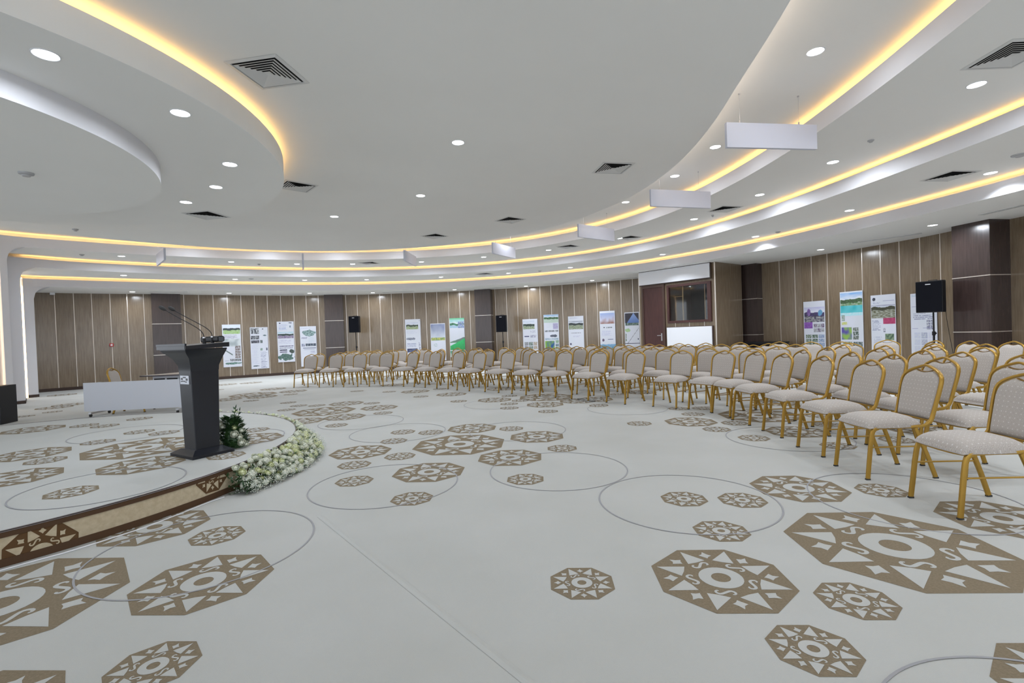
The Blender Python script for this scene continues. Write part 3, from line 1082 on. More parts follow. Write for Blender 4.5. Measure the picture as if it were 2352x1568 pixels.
# ------------------------------------------------------------------ hanging baffles
bl = ['nearest and largest', 'second nearest', 'third', 'fourth', 'fifth', 'sixth, seen edge on,', 'leftmost and farthest']
bwh = mat('baffle_white', (.62, .64, .73), .5)
for i, (bx_, by_, t) in enumerate(((3.30, 6.13, 8.5), (3.14, 8.94, 14.3), (2.10, 11.75, 37), (-.13, 13.77, 60), (-2.91, 14.55, 86), (-6.03, 14.45, 112.8), (-9.05, 12.85, 133))):
    root = empty('hanging_baffle', (bx_, by_, 3.50), math.radians(t))
    mb = MB()
    mb.box((0, 0, .15), (1.22, .045, .30), 0)
    o = mb.build('panel', [bwh], root)
    bv = o.modifiers.new('bevel', 'BEVEL')
    bv.width = .005
    for x in (-.42, .38):
        mb = MB()
        mb.cyl((x, 0, .30), .0016, Z_P1 - 3.80, 0, 6)
        mb.cyl((x, 0, .30), .009, .035, 0, 8)
        mb.cyl((x, 0, Z_P1 - 3.50 - .012), .012, .012, 0, 8)
        mb.build('wire', [chrome], root)
    tag(root, bl[i] + ' white rectangular baffle hung on wires under the recessed ring', 'hanging panel', 'white hanging baffles')

# ------------------------------------------------------------------ banquet chair
def seat_mesh():
    mb = MB()
    nx, ny = 14, 14
    hw, y0, y1 = .226, -.200, .262
    def P(u, v, top):
        # u,v in -1..1 ; rounded rectangle outline
        a, b = u, v
        k = .12
        x = hw * a * (1 - k * (b * b) * (a * a) * .5)
        # narrower to the back
        x *= (1.0 if v > 0 else 1 + .07 * v)
        y = (y0 + y1) / 2 + (y1 - y0) / 2 * b * (1 - k * (a * a) * (b * b) * .5)
        e = max(abs(a), abs(b))
        s = (1 - a ** 6) * (1 - b ** 6)
        s = max(s, 0) ** .45
        if top:
            z = .436 + .070 * s + .022 * (1 - a * a) * (1 - b * b)
            z -= .012 * max(0, v) ** 3
        else:
            z = .430 - .004 * s
        return (x, y, z)
    rows, uvs = [], []
    for j in range(ny + 1):
        v = math.sin((-1 + 2 * j / ny) * PI / 2)
        rows.append([P(math.sin((-1 + 2 * i / nx) * PI / 2), v, True) for i in range(nx + 1)])
        uvs.append([(p[0] + .3, p[1] + .3) for p in rows[-1]])
    mb.grid(rows, 0, uvs=uvs)
    rb = []
    for j in range(ny + 1):
        v = math.sin((-1 + 2 * j / ny) * PI / 2)
        rb.append([P(math.sin((-1 + 2 * i / nx) * PI / 2), v, False) for i in range(nx + 1)])
    mb.grid(rb, 0, flip=True, uvs=uvs)
    def edge(r, t):
        q = len(r[0]) - 1
        return [r[0][i] for i in range(q + 1)] + [r[j][q] for j in range(1, len(r))] + [r[-1][i] for i in range(q - 1, -1, -1)] + [r[j][0] for j in range(len(r) - 2, 0, -1)]
    e0, e1 = edge(rb, 0), edge(rows, 0)
    m = len(e0)
    for i in range(m):
        a, b, c2, d2 = e0[i], e0[(i + 1) % m], e1[(i + 1) % m], e1[i]
        mb.face([a, b, c2, d2], 0, uv=[(a[0] + .3, a[1] + .3), (b[0] + .3, b[1] + .3), (c2[0] + .3, c2[1] + .31), (d2[0] + .3, d2[1] + .31)])
    return mb


# outline of the back frame in (x, s): s = height along the leaning plane
def back_plane(x, z, off=0.0):
    """point on the leaning, slightly bowed back at height z"""
    y = -.268 - (z - .50) * .245 - .018 * (1 - (x / .22) ** 2)
    return Vector((x, y + off, z))


back_out = [(.194, .50), (.199, .56), (.205, .64), (.210, .70), (.212, .765), (.210, .802), (.199, .833), (.176, .858), (.140, .879), (.099, .896), (.055, .911), (.020, .921), (0, .923)]
pan_out = [(.178, .478), (.184, .52), (.190, .60), (.195, .68), (.199, .745), (.197, .785), (.187, .817), (.165, .842), (.130, .863), (.092, .878), (.060, .875), (.035, .866), (0, .863)]


def chair_parts(root):
    o = seat_mesh().build('seat', [fabric], root, smooth=True, merge=.0008, autos=False)
    # padded back
    mb = MB()
    rows_f, rows_b, uv = [], [], []
    for (x, z) in pan_out[:-1]:
        rf, rb, ru = [], [], []
        for k in range(11):
            t = -1 + 2 * k / 10
            xx = x * math.sin(t * PI / 2) if abs(t) < 1 else x * t
            # upper rows bend over towards the handle dip
            zz = z
            puff = (1 - t ** 4)
            zf = min(1, (z - .478) / .05, (.90 - z) / .05)
            rf.append(back_plane(xx, zz, .004 + .026 * max(0, puff) ** .5 * max(.25, zf)))
            rb.append(back_plane(xx, zz, -.006 - .010 * max(0, puff) ** .5))
            ru.append((xx + .5, z))
        rows_f.append(rf)
        rows_b.append(rb)
        uv.append(ru)
    mb.grid(rows_f[:9], 0, uvs=uv[:9], flip=True)
    mb.grid(rows_b[:9], 0, uvs=uv[:9])
    for s in (0, 10):
        for j in range(8):
            q = [rows_f[j][s], rows_f[j + 1][s], rows_b[j + 1][s], rows_b[j][s]]
            mb.face(q if s else q[::-1], 0, uv=[(.1, .1)] * 4)
    for j in (0,):
        mb.grid([rows_f[j], rows_b[j]], 0, uvs=[uv[j], uv[j]])
    # top cap with dip for the handle
    top = [(x, z) for x, z in pan_out[8:]]
    capf = [back_plane(x, z, .012) for x, z in top] + [back_plane(-x, z, .012) for x, z in top[-2::-1]]
    capb = [back_plane(x, z, -.010) for x, z in top] + [back_plane(-x, z, -.010) for x, z in top[-2::-1]]
    basef = [back_plane(p[0], pan_out[8][1] - .012, .030) for p in [(v.x, 0) for v in capf]]
    mb.build('backrest', [fabric], root, smooth=True, merge=.0008, autos=False)
    return o


def chair_back_mesh():
    """padded panel as a height-field between its outline and the mid plane, front and back"""
    mb = MB()
    prof = pan_out
    def top_at(x):
        ax = abs(x)
        for (xa, za), (xb, zb) in zip(prof[5:], prof[6:]):
            if xb <= ax <= xa:
                return zb + (za - zb) * (ax - xb) / (xa - xb + 1e-9)
        return prof[5][1]
    def wid(z):
        for (xa, za), (xb, zb) in zip(prof[:6], prof[1:6]):
            if za <= z <= zb:
                return xa + (xb - xa) * (z - za) / (zb - za)
        return prof[5][0]
    nu, nv = 16, 20
    z0 = .478
    R, uv = {1: [], -1: []}, []
    for j in range(nv + 1):
        v = j / nv
        rows = {1: [], -1: []}
        ru = []
        for i in range(nu + 1):
            s = math.sin((-1 + 2 * i / nu) * PI / 2)
            x0 = .196 * s
            zt = top_at(x0 * .99)
            z = z0 + (zt - z0) * math.sin(v * PI / 2) if v < 1 else zt
            x = s * wid(min(z, .785)) if z < .785 else x0
            e = max(0.0, (1 - s ** 4)) ** .5 * max(0.0, 1 - (2 * (z - z0) / (zt - z0) - 1) ** 8) ** .5
            rows[1].append(back_plane(x, z, .004 + .030 * e))
            rows[-1].append(back_plane(x, z, .003 - .016 * e))
            ru.append((x + .5, z))
        R[1].append(rows[1])
        R[-1].append(rows[-1])
        uv.append(ru)
    mb.grid(R[1], 0, uvs=uv, flip=True)
    mb.grid(R[-1], 0, uvs=uv)
    return mb


def make_chair():
    root = empty('banquet_chair')
    seat_mesh().build('seat', [fabric], root, smooth=True, merge=.0008, autos=False)
    chair_back_mesh().build('backrest', [fabric], root, smooth=True, merge=.0015, autos=False)
    # back frame: uprights and pointed arch
    mb = MB()
    path = [(.196, -.235, .455), (.196, -.258, .475)] + [tuple(back_plane(x, z)) for x, z in back_out]
    pts = path + [(-p[0], p[1], p[2]) for p in path[-2::-1]]
    mb.sweep(pts, .032, .020, [(0, 1, .1)] * len(pts), 0)
    mb.build('back_frame', [gold], root, smooth=True)
    mb = MB()
    hp = [back_plane(-.080, .883), back_plane(-.045, .872), back_plane(0, .868), back_plane(.045, .872), back_plane(.080, .883)]
    mb.sweep(hp, .024, .007, (0, 1, 0), 0)
    mb.build('handle', [gold_d], root, smooth=True)
    for s in (1, -1):
        mb = MB()       # front leg, bending into the side rail
        mb.sweep([(s * .215, .277, .012), (s * .212, .262, .14), (s * .210, .246, .28), (s * .208, .232, .37), (s * .207, .222, .402), (s * .207, .205, .422), (s * .207, .18, .431)], .034, .022, (0, 1, 0), 0)
        f = mb.build('leg', [gold], root, smooth=True)
        b = MB()
        b.box((s * .215, .2775, .006), (.022, .034, .012), 0)
        b.build('foot_cap', [rubber], f)
        mb = MB()
        mb.sweep([(s * .207, .185, .431), (s * .206, .05, .434), (s * .204, -.10, .434), (s * .202, -.17, .436), (s * .199, -.212, .443), (s * .197, -.240, .462), (s * .196, -.258, .480)], .020, .026, (1, 0, 0), 0)
        mb.build('side_rail', [gold], root, smooth=True)
        mb = MB()
        mb.sweep([(s * .203, -.125, .425), (s * .205, -.150, .36), (s * .210, -.218, .18), (s * .214, -.274, .012)], .034, .022, (0, 1, 0), 0)
        f = mb.build('leg', [gold], root, smooth=True)
        b = MB()
        b.box((s * .2145, -.2755, .006), (.022, .035, .012), 0)
        b.build('foot_cap', [rubber], f)
        mb = MB()
        mb.sweep([(s * .208, .245, .27), (s * .207, -.18, .27)], .012, .012, (1, 0, 0), 0)
        mb.build('stretcher', [gold], root, smooth=True)
    mb = MB()
    mb.sweep([(.207, .21, .425), (.12, .238, .424), (0, .246, .424), (-.12, .238, .424), (-.207, .21, .425)], .018, .026, (0, 1, 0), 0)
    mb.build('seat_frame', [gold], root, smooth=True)
    mb = MB()
    mb.sweep([(.202, -.17, .428), (-.202, -.17, .428)], .018, .02, (0, 1, 0), 0)
    mb.build('crossbar', [gold], root, smooth=True)
    mb = MB()
    mb.sweep([(.196, -.262, .475), (-.196, -.262, .475)], .014, .016, (0, 1, 0), 0)
    mb.build('crossbar', [gold], root, smooth=True)
    return root


front = [((674.9, 890), (707.8, 889.5)), ((733.1, 889.5), (765.2, 888.4)), ((789.1, 888.2), (821.8, 888.9)), ((847.9, 888.2), (880, 886.8)),
         ((900.7, 886.3), (928, 887.9)), ((953.1, 888.4), (974.9, 890)), ((1003.3, 891.6), (1029.1, 893.7)), ((1050.6, 896.4), (1077.2, 898)),
         ((1114.4, 900.1), (1144.9, 902.2)), ((1177.9, 904.4), (1206.1, 907.6)), ((1240.1, 910.2), (1275.4, 912.9)), ((1313.1, 916.6), (1350.8, 921)),
         ((1393.5, 923.8), (1435.4, 929)), ((1500.5, 933.6), (1553, 938.2)), ((1581.5, 940), (1633.7, 947.4)), ((1639, 948.8), (1673.2, 958.1)),
         ((1685.7, 964.8), (1718.8, 976.9)), ((1753.8, 988.9), (1795, 1006.4)), ((1833.1, 1027.1), (1890.9, 1049.3)), ((1920.8, 1070), (1992.6, 1101.8)), ((2096.6, 1143), (2200.8, 1193))]
face_f = [-97, -99, -101, -106, -124, -128, -131, -131, -131, -135, -135, -140, -142, -138, -150, -168, -176, 180, 180, 178, 177]
tops = [(735.5, 813), (778, 810.8), (794, 811.9), (799.3, 807.8), (815.2, 806), (829, 809.2), (842.8, 807.9), (858.8, 810.3), (861.4, 805.5), (885.4, 808.2), (899.2, 806.4), (918.8, 802.9), (938.5, 807), (970.4, 802.3), (984.2, 804.5), (1008.6, 804.5), (1015, 800.7), (1050, 799.7), (1068.2, 805), (1087.3, 801.3), (1099.5, 798.9), (1110.7, 802.9), (1120.8, 805), (1157.9, 797.2), (1171.2, 802.3), (1197.3, 797.5), (1213.7, 798.6), (1226.5, 802.9), (1257.3, 797.5), (1273.3, 799.7), (1287, 801.8), (1303, 803.4), (1300.9, 793.3), (1319, 796.5), (1328.5, 799.1), (1345.5, 801.8), (1359.6, 791.2), (1369.4, 803.9), (1376.3, 795.8), (1393.5, 798.1), (1419.9, 799.6), (1425, 790.7), (1441.7, 794.1), (1444, 802.7), (1465.8, 795.3), (1491, 790.4), (1494.5, 800.1), (1515.2, 791.8), (1528.9, 800.1), (1539.3, 794.7), (1561.4, 788.7), (1573.5, 792.8), (1620.3, 787.4), (1623, 793), (1625.7, 802.1), (1656.5, 790.8), (1698, 786.1), (1694, 797.5), (1730, 792.8), (1724.8, 801.5), (1766.2, 789.2), (1789, 784.5), (1792, 796.7), (1828.8, 790.6), (1839.5, 804.4), (1865.5, 786), (1894.6, 797.5), (1932.9, 785.3), (1951.3, 787.6), (1936, 792.9), (1951.3, 809.8), (2020, 798.5), (2047, 782), (2035.5, 794.5), (2048.9, 815.5), (2144.6, 782), (2144.6, 789.7), (2153.2, 796.4), (2120.7, 804), (2163.7, 821.2), (2223, 782.6), (2213.5, 809.8), (2251.8, 796.4), (2265, 790.2), (2316.9, 782), (2334, 833.7), (2351, 808)]
chairs = []          # (pos, facing, row, block)
for i, ((a, b), fdeg) in enumerate(zip(front, face_f)):
    m_ = (at(*a, 0) + at(*b, 0)) / 2
    f = Vector((math.cos(math.radians(fdeg)), math.sin(math.radians(fdeg)), 0))
    chairs.append([m_ - f * .277, fdeg, 0])
for px, py in tops:
    t = at(px, py, .925)
    if t.y < 7.6 + .38 * (t.x - 3.1):
        fd, s = 180, (t.x - 3.52)
        blk = 'C'
    elif t.x < -3.5 + (t.y - 13.6) * .41 and t.y > 13.2:
        fd, s = -100, .17 * t.x + .985 * t.y - 12.9
        blk = 'A'
    else:
        fd, s = -134, (t.x + t.y) / math.sqrt(2) - 7.72
        blk = 'B'
    row = max(1, round(s / .85))
    # settle onto the row line along the line of sight
    nrm = {'C': Vector((1, 0, 0)), 'A': Vector((.17, .985, 0)), 'B': Vector((1, 1, 0)) / math.sqrt(2)}[blk]
    d = ray(px, py)
    dh = Vector((d.x, d.y, 0)).normalized()
    want = row * .85
    k = (want - s) / dh.dot(nrm)
    k = max(-.5, min(.5, k * .35))
    t = t + dh * k
    f = Vector((math.cos(math.radians(fd)), math.sin(math.radians(fd)), 0))
    p = Vector((t.x, t.y, 0)) + f * .372
    chairs.append([p, fd + random.uniform(-3, 3), row])
# keep neighbours from touching: slide them apart along the lines of sight
for it in range(400):
    moved = False
    for i in range(len(chairs)):
        for j in range(max(i + 1, 21), len(chairs)):
            d = chairs[j][0] - chairs[i][0]
            if d.length > .8:
                continue
            fa = math.radians((chairs[i][1] + chairs[j][1]) / 2 if abs(chairs[i][1] - chairs[j][1]) < 180 else chairs[i][1])
            fx = Vector((math.cos(fa), math.sin(fa), 0))
            dep = d.dot(fx)
            lat = (d - fx * dep).length
            if (lat / .59) ** 4 + (dep / .72) ** 4 < 1:
                dj = Vector((chairs[j][0].x, chairs[j][0].y, 0)).normalized()
                di = Vector((chairs[i][0].x, chairs[i][0].y, 0)).normalized()
                far_j = chairs[j][0].length > chairs[i][0].length or i < 21
                chairs[j][0] = chairs[j][0] + dj * (.02 if far_j else -.02) + d.normalized() * .004
                if i >= 21:
                    chairs[i][0] = chairs[i][0] - di * (.02 if far_j else -.02) - d.normalized() * .004
                moved = True
    if not moved:
        break
rown = ['front row', 'second row', 'third row', 'fourth row', 'fifth row', 'sixth row', 'seventh row', 'back row']
byrow = {}
for k, c3 in enumerate(chairs):
    byrow.setdefault(min(c3[2], 6), []).append(k)
labels = {}
for r, idx in byrow.items():
    idx.sort(key=lambda k: -math.atan2(chairs[k][0].y, -chairs[k][0].x) if False else math.atan2(chairs[k][0].y - 4, chairs[k][0].x + 6))
    for q, k in enumerate(idx):
        if q == 0:
            w_ = 'nearest the right end'
        elif q == len(idx) - 1:
            w_ = 'at the far left end'
        else:
            w_ = '%s from the near right end' % ords[q]
        sd = math.degrees(math.atan2(chairs[k][0].y - 4, chairs[k][0].x + 6))
        labels[k] = 'gold-framed banquet chair with patterned beige padding, %s, %s' % (rown[r], w_)
proto = make_chair()
for k, (p, fd, r) in enumerate(chairs):
    o = proto if k == 0 else copy_tree(proto)
    o.location = p
    o.rotation_euler = (0, 0, math.radians(fd - 90))
    tag(o, labels[k], 'chair', 'banquet chairs set out in curved rows')
o = copy_tree(proto)
o.location = (-7.90, 10.22, 0)
o.rotation_euler = (0, 0, math.radians(14 - 90))
tag(o, 'gold-framed banquet chair behind the pale folded table left of the lectern', 'chair')
del o['group']

# ------------------------------------------------------------------ posters
import colorsys


def hx(r, g, b):
    f = lambda c_: (c_ / 255) ** 2.2
    return (f(r), f(g), f(b), 1)


WHT = (.74, .76, .86)


def nz(x, y, s=0):
    return noise.noise(Vector((x, y, s)))


def lerp(a, b, t):
    t = max(0, min(1, t))
    return tuple(a[i] + (b[i] - a[i]) * t for i in range(3))


def C3(r, g, b):
    f = lambda c_: (c_ / 255) ** 2.2
    return (f(r), f(g), f(b))


def landscape(u, v, sky, mid, ground, seed, h=.5, amp=.15):
    """u,v 0..1 from top"""
    hz = h + amp * nz(u * 3, 0, seed)
    if v < hz:
        return lerp(sky, C3(225, 230, 240), v / hz + .4 * nz(u * 4, v * 6, seed + 3))
    if v < hz + .25 + .1 * nz(u * 4, 5, seed):
        return lerp(mid, C3(60, 70, 60), .5 + .8 * nz(u * 14, v * 14, seed + 1))
    return lerp(ground, C3(210, 215, 205), .3 + .6 * nz(u * 10, v * 12, seed + 2))


def P_photo(u0, v0, u1, v1, sky, mid, ground, seed, h=.5):
    def f(u, v):
        if u0 <= u <= u1 and v0 <= v <= v1:
            return landscape((u - u0) / (u1 - u0), (v - v0) / (v1 - v0), C3(*sky), C3(*mid), C3(*ground), seed, h)
    return f


def P_text(u0, v0, u1, v1, tone=(150, 150, 170), pitch=.018, seed=0):
    def f(u, v):
        if u0 <= u <= u1 and v0 <= v <= v1:
            k = int(v / pitch)
            e = u0 + (u1 - u0) * (.75 + .3 * nz(k * 1.7, seed, .5))
            if (v / pitch) % 1 < .45 and u < e and nz(u * 30, k * 3.1, seed) > -.25:
                return C3(*tone)
    return f


def P_rect(u0, v0, u1, v1, c1, c2=None, seed=0, s=12):
    def f(u, v):
        if u0 <= u <= u1 and v0 <= v <= v1:
            return lerp(C3(*c1), C3(*(c2 or c1)), .5 + 1.1 * nz(u * s, v * s * 2, seed)) if c2 else C3(*c1)
    return f


def P_blob(uc, vc, ru, rv, c1, c2, seed=0):
    def f(u, v):
        d = ((u - uc) / ru) ** 2 + ((v - vc) / rv) ** 2 + .9 * nz(u * 6, v * 12, seed)
        if d < 1:
            return lerp(C3(*c1), C3(*c2), .5 + nz(u * 20, v * 30, seed + 1))
    return f


def P_grid(u0, v0, u1, v1, nu, nv, cols, seed=0):
    def f(u, v):
        if u0 <= u <= u1 and v0 <= v <= v1:
            a, b = (u - u0) / (u1 - u0) * nu, (v - v0) / (v1 - v0) * nv
            if a % 1 < .1 or b % 1 < .12:
                return None
            k = (int(a) * 7 + int(b) * 3 + seed) % len(cols)
            return lerp(C3(*cols[k]), C3(215, 220, 220), .25 + .9 * nz(u * 22, v * 40, seed + k))
    return f


def P_line(u0, v0, u1, v1, w, c_):
    def f(u, v):
        dx, dy = u1 - u0, v1 - v0
        t = ((u - u0) * dx + (v - v0) * dy) / (dx * dx + dy * dy)
        if 0 <= t <= 1 and math.hypot(u - u0 - t * dx, (v - v0 - t * dy) * 2.4) < w:
            return C3(*c_)
    return f


def P_wave(v0, v1, c1, c2, slope=0.0, seed=0):
    def f(u, v):
        m_ = v0 + slope * (u - .5) + .02 * nz(u * 4, 1, seed)
        if m_ < v < v1:
            return lerp(C3(*c1), C3(*c2), (v - m_) / (v1 - m_) + .5 * nz(u * 9, v * 18, seed))
    return f


